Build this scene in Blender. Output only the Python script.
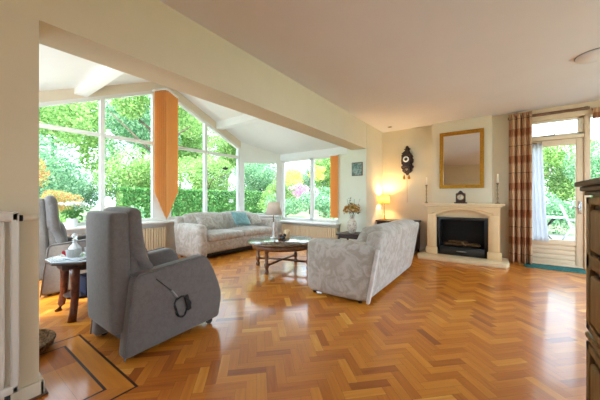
import bpy, bmesh, math, random
from mathutils import Vector, Matrix, Euler
random.seed(7)
SC = bpy.context.scene
for _o in list(bpy.data.objects):
    bpy.data.objects.remove(_o)
COL = SC.collection
PI = math.pi
R = math.radians

# ---------------------------------------------------------------- camera
CAM_H = 1.097
cd = bpy.data.cameras.new('camera')
cam = bpy.data.objects.new('camera', cd)
COL.objects.link(cam)
cam.location = (0, 0, CAM_H)
cam.rotation_euler = (R(90), 0, R(35.841))
cd.sensor_width = 36.0
cd.lens = 36.0 * 269.17 / 600.0
cd.shift_y = -(200 - 198.92) / 600.0
cd.clip_start = 0.02
cd.clip_end = 300
SC.camera = cam

# ---------------------------------------------------------------- world, sun, window portals, added fill lamps, exposure
w = bpy.data.worlds.new('sky')
SC.world = w
w.use_nodes = True
bg = w.node_tree.nodes['Background']
bg.inputs[0].default_value = (0.70, 0.835, 1.0, 1)
bg.inputs[1].default_value = 3.3

sd = bpy.data.lights.new('sun', 'SUN')
sun = bpy.data.objects.new('sun', sd)
COL.objects.link(sun)
sd.energy = 5.0
sd.angle = R(4)
sd.color = (1.0, 0.93, 0.80)
sun.rotation_euler = Vector((-0.22, 0.55, -0.80)).to_track_quat('-Z', 'Y').to_euler()


def window_light(name, loc, direction, sx, sy, power=None, color=(0.86, 0.94, 1.0)):
    l = bpy.data.lights.new(name, 'AREA')
    l.shape = 'RECTANGLE'
    l.size, l.size_y = sx, sy
    if power is None:
        l.cycles.is_portal = True
    else:
        l.energy = power
        l.color = color
    o = bpy.data.objects.new(name, l)
    COL.objects.link(o)
    o.location = loc
    o.rotation_euler = Vector(direction).to_track_quat('-Z', 'Y').to_euler()
    return o


window_light('gable_daylight', (-5.60, 2.83, 1.95), (1, 0, 0), 3.9, 3.0)
window_light('garden_daylight', (-3.9, 5.75, 1.35), (0, -1, 0), 1.9, 1.7)
window_light('door_daylight', (1.7, 6.2, 1.3), (0, -1, 0), 3.0, 2.4)
window_light('rear_fill', (1.7, -2.19, 1.3), (0, 1, 0), 2.3, 2.2, 5, (0.50, 0.75, 1.0))  # added fill lamp behind the camera, brightens the living room
window_light('near_side_fill', (-4.18, 0.09, 1.39), (0, 1, 0), 2.4, 1.45, 25, (0.66, 0.83, 1.0))  # added fill lamp out of view, brightens the sunroom
window_light('side_fill', (3.24, 3.6, 1.3), (-1, 0, 0), 3.5, 2.2, 20, (0.50, 0.75, 1.0))  # added fill lamp at the unseen right wall

SC.view_settings.view_transform = 'Standard'
SC.view_settings.look = 'None'
SC.view_settings.gamma = 1
SC.view_settings.use_curve_mapping = False
SC.view_settings.exposure = 1.0
SC.cycles.use_denoising = True
SC.cycles.max_bounces = 10
SC.cycles.diffuse_bounces = 6
SC.cycles.glossy_bounces = 4
SC.cycles.transmission_bounces = 6
SC.cycles.transparent_max_bounces = 12
SC.cycles.sample_clamp_indirect = 8
SC.cycles.caustics_reflective = False
SC.cycles.caustics_refractive = False


# ---------------------------------------------------------------- materials
def srgb(r, g, b):
    def f(c):
        c /= 255.0
        return c / 12.92 if c <= 0.04045 else ((c + 0.055) / 1.055) ** 2.4
    return (f(r), f(g), f(b), 1)


class NT:
    """small helper to wire nodes"""
    def __init__(self, name):
        self.m = bpy.data.materials.new(name)
        self.m.use_nodes = True
        self.t = self.m.node_tree
        self.b = self.t.nodes['Principled BSDF']
        self.out = self.t.nodes['Material Output']

    def n(self, kind, **kw):
        x = self.t.nodes.new(kind)
        for k, v in kw.items():
            if k.startswith('i_'):
                x.inputs[k[2:].replace('_', ' ')].default_value = v
            else:
                setattr(x, k, v)
        return x

    def l(self, a, b):
        self.t.links.new(a, b)


def ramp(nt, fac, stops, interp='LINEAR'):
    r = nt.n('ShaderNodeValToRGB')
    r.color_ramp.interpolation = interp
    e = r.color_ramp.elements
    while len(e) < len(stops):
        e.new(0.5)
    for k, (p, c) in enumerate(stops):
        e[k].position = p
        e[k].color = c
    nt.l(fac, r.inputs[0])
    return r.outputs[0]


def coords(nt, scale=(1, 1, 1), kind='Object'):
    tc = nt.n('ShaderNodeTexCoord')
    mp = nt.n('ShaderNodeMapping')
    mp.inputs['Scale'].default_value = scale
    nt.l(tc.outputs[kind], mp.inputs[0])
    return mp.outputs[0]


def noise(nt, vec, scale, detail=3, rough=0.55, dist=0.0):
    x = nt.n('ShaderNodeTexNoise')
    x.inputs['Scale'].default_value = scale
    x.inputs['Detail'].default_value = detail
    x.inputs['Roughness'].default_value = rough
    x.inputs['Distortion'].default_value = dist
    nt.l(vec, x.inputs['Vector'])
    return x.outputs['Fac']


def bump(nt, fac, strength, dist=0.002):
    x = nt.n('ShaderNodeBump')
    x.inputs['Strength'].default_value = strength
    x.inputs['Distance'].default_value = dist
    nt.l(fac, x.inputs['Height'])
    nt.l(x.outputs[0], nt.b.inputs['Normal'])


def mat_plain(name, c, rough=0.5, metal=0.0, var=0.04, scale=6.0, bmp=0.0, bscale=200, spec=0.5, coat=0.0):
    nt = NT(name)
    v = coords(nt)
    f = noise(nt, v, scale)
    lo = tuple(max(0, x * (1 - var)) for x in c[:3]) + (1,)
    hi = tuple(min(1, x * (1 + var)) for x in c[:3]) + (1,)
    nt.l(ramp(nt, f, [(0.3, lo), (0.7, hi)]), nt.b.inputs['Base Color'])
    nt.b.inputs['Roughness'].default_value = rough
    nt.b.inputs['Metallic'].default_value = metal
    nt.b.inputs['Specular IOR Level'].default_value = spec
    if coat:
        nt.b.inputs['Coat Weight'].default_value = coat
        nt.b.inputs['Coat Roughness'].default_value = 0.15
    if bmp:
        bump(nt, noise(nt, v, bscale, 2), bmp)
    return nt.m


def mat_wood(name, c1, c2, rough=0.35, scale=(3, 30, 30), coat=0.0, bmp=0.08):
    nt = NT(name)
    v = coords(nt, scale)
    f = noise(nt, v, 1.0, 5, 0.6, 0.6)
    nt.l(ramp(nt, f, [(0.3, c1), (0.7, c2)]), nt.b.inputs['Base Color'])
    nt.b.inputs['Roughness'].default_value = rough
    if coat:
        nt.b.inputs['Coat Weight'].default_value = coat
        nt.b.inputs['Coat Roughness'].default_value = 0.1
    bump(nt, f, bmp)
    return nt.m


def mat_fabric(name, c1, c2, weave=420, scale=9.0, rough=0.9, sheen=0.25, soft=(0.42, 0.58), dist=1.2):
    nt = NT(name)
    v = coords(nt)
    f = noise(nt, v, scale, 3, 0.55, dist)
    f2 = noise(nt, v, weave, 2)
    col = ramp(nt, f, [(soft[0], c1), (soft[1], c2)])
    mx = nt.n('ShaderNodeMixRGB', blend_type='MULTIPLY')
    mx.inputs[0].default_value = 0.35
    nt.l(col, mx.inputs[1])
    nt.l(ramp(nt, f2, [(0.35, (0.55, 0.55, 0.55, 1)), (0.65, (1, 1, 1, 1))]), mx.inputs[2])
    nt.l(mx.outputs[0], nt.b.inputs['Base Color'])
    nt.b.inputs['Roughness'].default_value = rough
    nt.b.inputs['Sheen Weight'].default_value = sheen
    nt.b.inputs['Sheen Roughness'].default_value = 0.5
    nt.b.inputs['Specular IOR Level'].default_value = 0.2
    bump(nt, f2, 0.25, 0.0015)
    return nt.m


def mat_leaf(name, c1, c2, c3=None, trans=0.45):
    nt = NT(name)
    g = nt.n('ShaderNodeNewGeometry')
    stops = [(0.0, c1), (0.7, c2)] + ([(1.0, c3)] if c3 else [])
    col = ramp(nt, g.outputs['Random Per Island'], stops)
    d = nt.n('ShaderNodeBsdfDiffuse')
    t = nt.n('ShaderNodeBsdfTranslucent')
    mx = nt.n('ShaderNodeMixShader')
    mx.inputs[0].default_value = trans
    nt.l(col, d.inputs[0])
    nt.l(col, t.inputs[0])
    nt.l(d.outputs[0], mx.inputs[1])
    nt.l(t.outputs[0], mx.inputs[2])
    nt.l(mx.outputs[0], nt.out.inputs[0])
    nt.t.nodes.remove(nt.b)
    return nt.m


def mat_glass_pane(name, tint=(0.96, 0.985, 0.975, 1)):
    nt = NT(name)
    tr = nt.n('ShaderNodeBsdfTransparent')
    tr.inputs[0].default_value = tint
    gl = nt.n('ShaderNodeBsdfGlossy')
    gl.inputs['Roughness'].default_value = 0.02
    lw = nt.n('ShaderNodeLayerWeight')
    lw.inputs[0].default_value = 0.12
    mx = nt.n('ShaderNodeMixShader')
    nt.l(lw.outputs['Fresnel'], mx.inputs[0])
    nt.l(tr.outputs[0], mx.inputs[1])
    nt.l(gl.outputs[0], mx.inputs[2])
    nt.l(mx.outputs[0], nt.out.inputs[0])
    nt.t.nodes.remove(nt.b)
    return nt.m


def mat_crystal(name, c=(1, 1, 1, 1)):
    nt = NT(name)
    nt.b.inputs['Base Color'].default_value = c
    nt.b.inputs['Transmission Weight'].default_value = 0.65
    nt.b.inputs['Roughness'].default_value = 0.10
    nt.b.inputs['IOR'].default_value = 1.45
    return nt.m


def mat_floor(name):
    nt = NT(name)
    at = nt.n('ShaderNodeAttribute', attribute_name='tone')
    uv = nt.n('ShaderNodeUVMap', uv_map='grain')
    mp = nt.n('ShaderNodeMapping')
    mp.inputs['Scale'].default_value = (3.0, 38.0, 1)
    nt.l(uv.outputs[0], mp.inputs[0])
    f = noise(nt, mp.outputs[0], 1.0, 4, 0.6, 0.4)
    add = nt.n('ShaderNodeMath', operation='MULTIPLY_ADD')
    nt.l(f, add.inputs[0])
    add.inputs[1].default_value = 0.55
    nt.l(at.outputs['Fac'], add.inputs[2])
    sub = nt.n('ShaderNodeMath', operation='SUBTRACT')
    nt.l(add.outputs[0], sub.inputs[0])
    sub.inputs[1].default_value = 0.28
    col = ramp(nt, sub.outputs[0], [(0.0, srgb(150, 76, 16)), (0.35, srgb(194, 112, 26)), (0.7, srgb(218, 142, 44)), (1.0, srgb(244, 190, 92))])
    nt.l(col, nt.b.inputs['Base Color'])
    nt.b.inputs['Roughness'].default_value = 0.34
    nt.b.inputs['Coat Weight'].default_value = 0.6
    nt.b.inputs['Coat Roughness'].default_value = 0.13
    nt.b.inputs['Specular IOR Level'].default_value = 0.3
    rr = nt.n('ShaderNodeMapRange')
    rr.inputs['To Min'].default_value = 0.36
    rr.inputs['To Max'].default_value = 0.54
    nt.l(f, rr.inputs[0])
    nt.l(rr.outputs[0], nt.b.inputs['Roughness'])
    bump(nt, f, 0.05, 0.001)
    return nt.m


def mat_curtain(name):
    """woven cloth with rust bands and thin dark lines across its height"""
    nt = NT(name)
    tc = nt.n('ShaderNodeTexCoord')
    sp = nt.n('ShaderNodeSeparateXYZ')
    nt.l(tc.outputs['Object'], sp.inputs[0])
    md = nt.n('ShaderNodeMath', operation='MODULO')
    ad = nt.n('ShaderNodeMath', operation='ADD')
    nt.l(sp.outputs[2], ad.inputs[0])
    ad.inputs[1].default_value = 0.12
    nt.l(ad.outputs[0], md.inputs[0])
    md.inputs[1].default_value = 0.46
    dv = nt.n('ShaderNodeMath', operation='DIVIDE')
    nt.l(md.outputs[0], dv.inputs[0])
    dv.inputs[1].default_value = 0.46
    tan, rust, dark, pale = srgb(196, 156, 120), srgb(166, 112, 78), srgb(84, 54, 44), srgb(200, 162, 126)
    col = ramp(nt, dv.outputs[0], [(0.0, rust), (0.24, tan), (0.60, dark), (0.62, pale), (0.95, srgb(180, 130, 98))], 'CONSTANT')
    fx = noise(nt, coords(nt, (60, 60, 2)), 1.0, 2)
    mx = nt.n('ShaderNodeMixRGB', blend_type='MULTIPLY')
    mx.inputs[0].default_value = 0.3
    nt.l(col, mx.inputs[1])
    nt.l(ramp(nt, fx, [(0.3, (0.6, 0.55, 0.5, 1)), (0.7, (1, 1, 1, 1))]), mx.inputs[2])
    nt.l(mx.outputs[0], nt.b.inputs['Base Color'])
    nt.b.inputs['Roughness'].default_value = 0.85
    nt.b.inputs['Specular IOR Level'].default_value = 0.2
    bump(nt, noise(nt, coords(nt), 500, 2), 0.15)
    return nt.m


def mat_translucent(name, c, trans=0.5, transparent=0.0):
    nt = NT(name)
    d = nt.n('ShaderNodeBsdfDiffuse')
    t = nt.n('ShaderNodeBsdfTranslucent')
    mx = nt.n('ShaderNodeMixShader')
    mx.inputs[0].default_value = trans
    f = noise(nt, coords(nt, (120, 120, 6)), 1.0, 2)
    lo = tuple(x * 0.92 for x in c[:3]) + (1,)
    col = ramp(nt, f, [(0.3, lo), (0.7, c)])
    nt.l(col, d.inputs[0])
    nt.l(col, t.inputs[0])
    nt.l(d.outputs[0], mx.inputs[1])
    nt.l(t.outputs[0], mx.inputs[2])
    last = mx.outputs[0]
    if transparent:
        tp = nt.n('ShaderNodeBsdfTransparent')
        m2 = nt.n('ShaderNodeMixShader')
        m2.inputs[0].default_value = transparent
        nt.l(last, m2.inputs[1])
        nt.l(tp.outputs[0], m2.inputs[2])
        last = m2.outputs[0]
    nt.l(last, nt.out.inputs[0])
    nt.t.nodes.remove(nt.b)
    return nt.m


def mat_emit(name, c, s):
    nt = NT(name)
    nt.b.inputs['Base Color'].default_value = c
    nt.b.inputs['Emission Color'].default_value = c
    nt.b.inputs['Emission Strength'].default_value = s
    return nt.m


M = {}
M['wall'] = mat_plain('wall_plaster', srgb(225, 214, 188), 0.9, var=0.02, scale=3, bmp=0.25, bscale=90, spec=0.2)
M['ceil'] = mat_plain('ceiling_plaster', srgb(228, 227, 237), 0.92, var=0.015, scale=2, bmp=0.2, bscale=70, spec=0.15)
M['sunwhite'] = mat_plain('white_boards', srgb(238, 240, 238), 0.6, var=0.01, bmp=0.03, spec=0.3)
M['cream'] = mat_plain('cream_paint', srgb(226, 214, 190), 0.45, var=0.02, bmp=0.03)
M['frame'] = mat_plain('white_paint', srgb(232, 232, 226), 0.4, var=0.015, bmp=0.03)
M['doorpaint'] = mat_plain('door_paint', srgb(230, 206, 174), 0.42, var=0.02, bmp=0.04)
M['pierwhite'] = mat_plain('pale_green_white_paint', srgb(226, 228, 208), 0.85, var=0.015, bmp=0.15, bscale=90, spec=0.2)
M['radwhite'] = mat_plain('radiator_enamel', srgb(226, 224, 216), 0.35, var=0.01)
M['radbeige'] = mat_plain('beige_enamel', srgb(240, 222, 188), 0.4, var=0.02)
M['glass'] = mat_glass_pane('window_glass')
M['floor'] = mat_floor('oak_parquet')
M['inlay'] = mat_plain('dark_inlay', srgb(52, 26, 12), 0.4, var=0.1)
M['under'] = mat_plain('parquet_joint', srgb(70, 36, 16), 0.6, var=0.1)
M['stone'] = mat_plain('pale_limestone', srgb(226, 196, 150), 0.6, var=0.05, scale=5, bmp=0.12, bscale=60)
M['hearth'] = mat_plain('hearth_limestone', srgb(230, 208, 168), 0.35, var=0.05, scale=5, bmp=0.08, bscale=60)
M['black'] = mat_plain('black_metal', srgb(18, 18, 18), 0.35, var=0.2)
M['blackmat'] = mat_plain('black_firebox', srgb(10, 9, 9), 0.8, var=0.2)
M['log'] = mat_wood('charred_log', srgb(60, 42, 26), srgb(150, 112, 64), 0.8, (20, 20, 20))
M['fireglass'] = mat_glass_pane('fire_glass', (0.93, 0.93, 0.93, 1))
M['silver'] = mat_plain('brushed_steel', srgb(190, 190, 188), 0.25, metal=1.0, var=0.04)
M['gold'] = mat_plain('aged_gold', srgb(190, 138, 46), 0.35, metal=0.85, var=0.2, scale=30, bmp=0.25, bscale=120)
M['mirror'] = mat_plain('mirror_glass', (0.88, 0.9, 0.9, 1), 0.01, metal=1.0, var=0.0)
M['darkwood'] = mat_wood('dark_wood', srgb(34, 17, 9), srgb(66, 36, 20), 0.45)
M['redwood'] = mat_wood('mahogany', srgb(70, 30, 16), srgb(116, 58, 32), 0.35, coat=0.3)
M['midwood'] = mat_wood('brown_wood', srgb(78, 46, 26), srgb(134, 86, 50), 0.35, coat=0.3)
M['oak'] = mat_wood('smoked_oak', srgb(108, 84, 54), srgb(152, 122, 82), 0.5, (30, 30, 4))
M['oakdark'] = mat_wood('dark_oak', srgb(34, 26, 20), srgb(58, 46, 36), 0.4, (30, 4, 30))
M['tabletop'] = mat_wood('polished_walnut', srgb(70, 48, 30), srgb(112, 82, 54), 0.2, (4, 24, 24), coat=0.6)
M['brass'] = mat_plain('brass', srgb(176, 128, 58), 0.3, metal=1.0, var=0.1)
M['bronze'] = mat_plain('bronze', srgb(150, 136, 112), 0.4, metal=0.9, var=0.2, scale=40)
M['wax'] = mat_plain('candle_wax', srgb(242, 234, 212), 0.5, var=0.02)
M['chair'] = mat_fabric('taupe_upholstery', srgb(112, 107, 104), srgb(119, 113, 110), 260, 30)
M['chairpale'] = mat_fabric('grey_upholstery', srgb(158, 154, 154), srgb(176, 172, 172), 300, 14)
M['chairseam'] = mat_fabric('dark_piping', srgb(62, 56, 52), srgb(78, 72, 66), 300, 14)
M['sofa'] = mat_fabric('leaf_damask', srgb(172, 162, 148), srgb(196, 189, 180), 380, 8, soft=(0.40, 0.60), dist=1.6)
M['sofatrim'] = mat_fabric('pale_trim', srgb(208, 202, 194), srgb(220, 214, 206), 380, 9)
M['teal'] = mat_fabric('teal_velvet', srgb(112, 152, 154), srgb(132, 172, 172), 380, 9)
M['cable'] = mat_plain('black_cable', srgb(20, 20, 22), 0.5, var=0.1)
M['plasticgrey'] = mat_plain('grey_plastic', srgb(150, 150, 150), 0.4, var=0.03)
M['orange'] = mat_translucent('orange_slat_cloth', srgb(250, 194, 120), 0.45)
M['tanslat'] = mat_plain('tan_slat_cloth', srgb(206, 182, 150), 0.8)
M['curtain'] = mat_curtain('banded_curtain_cloth')
M['sheer'] = mat_translucent('white_voile', srgb(240, 242, 248), 0.5, 0.18)
M['shade_lit'] = mat_translucent('warm_lampshade', srgb(252, 230, 176), 0.75)
M['shade_white'] = mat_translucent('ivory_lampshade', srgb(250, 240, 228), 0.6)
M['bulb'] = mat_emit('lamp_bulb', (1.0, 0.62, 0.25, 1), 30)
M['ceramic'] = mat_plain('white_ceramic', srgb(232, 232, 228), 0.25, var=0.02)
M['vase'] = mat_fabric('painted_ceramic', srgb(226, 218, 200), srgb(170, 150, 130), 60, 26, rough=0.3, sheen=0, soft=(0.5, 0.62))
M['crystal'] = mat_crystal('clear_crystal', (0.97, 0.99, 1, 1))
M['tableglass'] = mat_crystal('table_glass', (0.85, 0.93, 0.95, 1))
M['redglass'] = mat_plain('red_glass', srgb(130, 22, 34), 0.15, var=0.1)
M['wicker'] = mat_fabric('woven_wicker', srgb(92, 66, 44), srgb(146, 112, 78), 120, 40, sheen=0)
M['teal_mat'] = mat_fabric('teal_coir', srgb(44, 110, 112), srgb(70, 140, 140), 300, 30, sheen=0)
M['paper'] = mat_plain('picture_mount', srgb(214, 208, 188), 0.7, var=0.02)
M['bluebox'] = mat_plain('dark_blue_cloth', srgb(38, 46, 76), 0.8, var=0.2)
M['magazine'] = mat_plain('glossy_paper', srgb(190, 196, 206), 0.3, var=0.2, scale=40)
M['grass'] = mat_plain('lawn', srgb(138, 148, 114), 0.9, var=0.25, scale=4, spec=0.1)
M['paving'] = mat_plain('bounce_paving', srgb(176, 172, 162), 0.8, var=0.1, scale=3)  # pale slabs used only for the added light-bouncing ground
M['darkpaving'] = mat_plain('grey_terrace_slabs', srgb(112, 112, 108), 0.8, var=0.1, scale=3)
M['bark'] = mat_wood('bark', srgb(70, 60, 48), srgb(112, 98, 80), 0.9, (8, 8, 2), bmp=0.5)
M['stem'] = mat_plain('green_stem', srgb(86, 112, 52), 0.6, var=0.1)
M['leaf_tree'] = mat_leaf('tree_leaf', srgb(108, 150, 84), srgb(164, 198, 124), srgb(214, 226, 158))
M['leaf_cool'] = mat_leaf('cool_leaf', srgb(88, 138, 104), srgb(146, 186, 146), srgb(198, 222, 182))
M['leaf_hedge'] = mat_leaf('hedge_leaf', srgb(70, 124, 70), srgb(112, 164, 96), srgb(150, 192, 122), 0.3)
M['leaf_yellow'] = mat_leaf('yellow_leaf', srgb(170, 190, 96), srgb(240, 222, 130), srgb(250, 240, 180))
M['leaf_red'] = mat_leaf('copper_leaf', srgb(224, 138, 100), srgb(176, 178, 104), srgb(150, 190, 116))
M['petal_pink'] = mat_leaf('pink_petal', srgb(196, 130, 176), srgb(216, 164, 200), srgb(226, 196, 220))
M['petal_white'] = mat_leaf('white_petal', srgb(236, 236, 226), srgb(246, 246, 240))
M['leaf_pot'] = mat_leaf('houseplant_leaf', srgb(70, 116, 62), srgb(110, 156, 90))
M['bouquet'] = mat_leaf('dried_bloom', srgb(176, 104, 44), srgb(214, 168, 92), srgb(150, 128, 60), 0.2)
M['palebloom'] = mat_leaf('pale_bloom', srgb(226, 200, 130), srgb(236, 222, 180), srgb(214, 160, 110), 0.2)
M['bouquetgreen'] = mat_leaf('bouquet_leaf', srgb(72, 84, 44), srgb(116, 122, 70), None, 0.2)
M['mesh_blue'] = mat_plain('blue_sling_cloth', srgb(66, 84, 116), 0.7, var=0.1)
M['whitemetal'] = mat_plain('white_tube', srgb(176, 182, 190), 0.3, var=0.02)


# ---------------------------------------------------------------- mesh builder
class MB:
    def __init__(self):
        self.bm = bmesh.new()
        self.mats = []

    def _fin(self, geom_verts, mtx):
        if mtx is not None:
            bmesh.ops.transform(self.bm, matrix=mtx, verts=geom_verts)

    def _mark(self, before, smooth):
        for f in self.bm.faces:
            if f.index == -1 or f.index >= before:
                f.smooth = smooth

    def box(self, lo, hi, bev=0.0, seg=2, rot=None, smooth=None):
        c = [(a + b) / 2 for a, b in zip(lo, hi)]
        s = [abs(b - a) for a, b in zip(lo, hi)]
        t = bmesh.new()
        bmesh.ops.create_cube(t, size=1)
        bmesh.ops.scale(t, vec=s, verts=t.verts)
        if bev:
            bmesh.ops.bevel(t, geom=list(t.edges), offset=min(bev, min(s) * 0.49), segments=seg, affect='EDGES', profile=0.5)
        mtx = Matrix.Translation(c)
        if rot:
            mtx = mtx @ Euler(rot).to_matrix().to_4x4()
        self.add(t, mtx, bool(bev) if smooth is None else smooth)
        return self

    def add(self, t, mtx=None, smooth=False):
        if mtx is not None:
            bmesh.ops.transform(t, matrix=mtx, verts=t.verts)
        vm = {v: self.bm.verts.new(v.co) for v in t.verts}
        for f in t.faces:
            try:
                g = self.bm.faces.new([vm[v] for v in f.verts])
                g.smooth = smooth
            except ValueError:
                pass
        t.free()

    def soft(self, lo, hi, r=0.06, puff=(0.0, 0.0, 0.0), rot=None, n=10, pivot=None, top_slope=None):
        """upholstery block: a rounded box whose faces swell by puff"""
        c = Vector([(a + b) / 2 for a, b in zip(lo, hi)])
        h = Vector([abs(b - a) / 2 for a, b in zip(lo, hi)])
        r = min(r, min(h) * 0.98)
        t = bmesh.new()
        bmesh.ops.create_cube(t, size=2)
        bmesh.ops.subdivide_edges(t, edges=list(t.edges), cuts=n, use_grid_fill=True)
        for v in t.verts:
            q = v.co.copy()
            u = Vector((math.sin(q.x * PI / 2), math.sin(q.y * PI / 2), math.sin(q.z * PI / 2)))
            pnt = Vector((u.x * h.x, u.y * h.y, u.z * h.z))
            core = Vector((max(-h.x + r, min(h.x - r, pnt.x)), max(-h.y + r, min(h.y - r, pnt.y)), max(-h.z + r, min(h.z - r, pnt.z))))
            d = pnt - core
            if d.length > 1e-9:
                pnt = core + d.normalized() * r
            w3 = [(1 - (pnt[k] / h[k]) ** 2) for k in range(3)]
            for k in range(3):
                o1, o2 = w3[(k + 1) % 3], w3[(k + 2) % 3]
                pnt[k] += math.copysign(1, pnt[k]) * (abs(pnt[k]) / h[k]) * puff[k] * max(0, o1) * max(0, o2)
            v.co = pnt
        mtx = Matrix.Translation(c)
        if rot:
            pv = Vector(pivot) if pivot else c
            mtx = Matrix.Translation(pv) @ Euler(rot).to_matrix().to_4x4() @ Matrix.Translation(c - pv)
        self.add(t, mtx, True)
        return self

    def cyl(self, p0, p1, r0, r1=None, n=16, smooth=True, caps=True):
        r1 = r0 if r1 is None else r1
        p0, p1 = Vector(p0), Vector(p1)
        d = p1 - p0
        t = bmesh.new()
        bmesh.ops.create_cone(t, cap_ends=caps, cap_tris=False, segments=n, radius1=r0, radius2=r1, depth=d.length)
        mtx = Matrix.Translation((p0 + p1) / 2) @ d.to_track_quat('Z', 'Y').to_matrix().to_4x4()
        bmesh.ops.transform(t, matrix=mtx, verts=t.verts)
        vm = {v: self.bm.verts.new(v.co) for v in t.verts}
        for f in t.faces:
            g = self.bm.faces.new([vm[v] for v in f.verts])
            g.smooth = smooth and len(f.verts) == 4
        t.free()
        return self

    def lathe(self, prof, c=(0, 0, 0), n=24, smooth=True, sx=1.0, sy=1.0):
        rings = []
        for r, z in prof:
            if r < 1e-6:
                rings.append([self.bm.verts.new((c[0], c[1], c[2] + z))])
            else:
                rings.append([self.bm.verts.new((c[0] + sx * r * math.cos(2 * PI * k / n), c[1] + sy * r * math.sin(2 * PI * k / n), c[2] + z)) for k in range(n)])
        for a, b in zip(rings, rings[1:]):
            for k in range(n):
                k2 = (k + 1) % n
                if len(a) == 1 and len(b) == 1:
                    continue
                if len(a) == 1:
                    f = self.bm.faces.new((a[0], b[k2], b[k]))
                elif len(b) == 1:
                    f = self.bm.faces.new((a[k], a[k2], b[0]))
                else:
                    f = self.bm.faces.new((a[k], a[k2], b[k2], b[k]))
                f.smooth = smooth
        return self

    def tube(self, pts, r, n=8, closed=False):
        pts = [Vector(p) for p in pts]
        rad = r if isinstance(r, (list, tuple)) else [r] * len(pts)
        rings = []
        up = Vector((0, 0, 1))
        N = len(pts)
        for k, p in enumerate(pts):
            a = pts[(k - 1) % N] if (closed or k > 0) else p
            b = pts[(k + 1) % N] if (closed or k < N - 1) else p
            d = (b - a).normalized()
            ref = up if abs(d.dot(up)) < 0.95 else Vector((1, 0, 0))
            s = d.cross(ref).normalized()
            q = s.cross(d)
            rings.append([self.bm.verts.new(p + rad[k] * (s * math.cos(2 * PI * j / n) + q * math.sin(2 * PI * j / n))) for j in range(n)])
        pairs = list(zip(rings, rings[1:])) + ([(rings[-1], rings[0])] if closed else [])
        for a, b in pairs:
            for j in range(n):
                f = self.bm.faces.new((a[j], a[(j + 1) % n], b[(j + 1) % n], b[j]))
                f.smooth = True
        if not closed:
            self.bm.faces.new(rings[0][::-1])
            self.bm.faces.new(rings[-1])
        return self

    def prism(self, poly, axis, a, b, bev=0.0, smooth=False):
        """extrude a polygon along an axis; poly points are the two other axes in x,y,z order"""
        def P(u, v, t):
            return {'x': (t, u, v), 'y': (u, t, v), 'z': (u, v, t)}[axis]
        t = bmesh.new()
        v0 = [t.verts.new(P(u, v, a)) for u, v in poly]
        v1 = [t.verts.new(P(u, v, b)) for u, v in poly]
        n = len(poly)
        t.faces.new(v0)
        t.faces.new(v1[::-1])
        for k in range(n):
            t.faces.new((v0[k], v1[k], v1[(k + 1) % n], v0[(k + 1) % n]))
        bmesh.ops.recalc_face_normals(t, faces=t.faces)
        if bev:
            bmesh.ops.bevel(t, geom=list(t.edges), offset=bev, segments=3, affect='EDGES', profile=0.5)
        self.add(t, None, smooth or bool(bev))
        return self

    def ball(self, c, r, sx=1, sy=1, sz=1, n=14):
        t = bmesh.new()
        bmesh.ops.create_uvsphere(t, u_segments=n, v_segments=max(6, n // 2 + 2), radius=r)
        self.add(t, Matrix.Translation(c) @ Matrix.Diagonal((sx, sy, sz, 1)), True)
        return self

    def sheet(self, f, nu, nv, thick=0.0, smooth=True):
        g = [[self.bm.verts.new(f(i / nu, j / nv)) for j in range(nv + 1)] for i in range(nu + 1)]
        for i in range(nu):
            for j in range(nv):
                q = self.bm.faces.new((g[i][j], g[i + 1][j], g[i + 1][j + 1], g[i][j + 1]))
                q.smooth = smooth
        return self

    def quad(self, a, b, c, d, smooth=False):
        f = self.bm.faces.new([self.bm.verts.new(x) for x in (a, b, c, d)])
        f.smooth = smooth
        return self

    def build(self, name, mat, parent=None, recalc=True):
        if recalc:
            bmesh.ops.recalc_face_normals(self.bm, faces=self.bm.faces)
        me = bpy.data.meshes.new(name)
        self.bm.to_mesh(me)
        self.bm.free()
        o = bpy.data.objects.new(name, me)
        COL.objects.link(o)
        me.materials.append(M[mat] if isinstance(mat, str) else mat)
        if parent is not None:
            o.parent = parent
        return o


def tag(o, label=None, cat=None, group=None, kind=None):
    if label:
        o['label'] = label
    if cat:
        o['category'] = cat
    if group:
        o['group'] = group
    if kind:
        o['kind'] = kind
    return o


def thing(name, label, cat, loc=(0, 0, 0), rz=0.0, group=None, kind=None):
    o = bpy.data.objects.new(name, None)
    COL.objects.link(o)
    o.empty_display_size = 0.1
    o.location = loc
    o.rotation_euler = (0, 0, rz)
    return tag(o, label, cat, group, kind)


def struct(name, mb, mat, label=None, parent=None):
    o = mb.build(name, mat, parent)
    if parent is None:
        o['kind'] = 'structure'
        if label:
            o['label'] = label
            o['category'] = name.split('_')[0]
    return o


def solidify(o, t, off=0.0):
    md = o.modifiers.new('thickness', 'SOLIDIFY')
    md.thickness = t
    md.offset = off


def copy_tree(o, parent=None):
    c = o.copy()
    COL.objects.link(c)
    if parent is not None:
        c.parent = parent
    for ch in list(o.children):
        copy_tree(ch, c)
    return c


# ================================================================= SETTING
XW, XB = -2.06, -2.37         # faces of the wall with the wide opening
YB = 6.05                     # far wall
H = 2.6
XG = -5.46                    # gable window wall
YS0, YS1 = 0.06, 5.60         # sunroom side walls
RIDGE_Y, RIDGE_Z, SL = 2.83, 3.50, 0.437


def roof_z(y):
    return RIDGE_Z - SL * abs(y - RIDGE_Y)


# ---- floor: oak blocks laid in herringbone, a framed panel of straight boards by the pillar
PX0, PX1, PY0, PY1 = -2.72, -1.69, -0.55, 0.725
FR = 0.105


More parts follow.
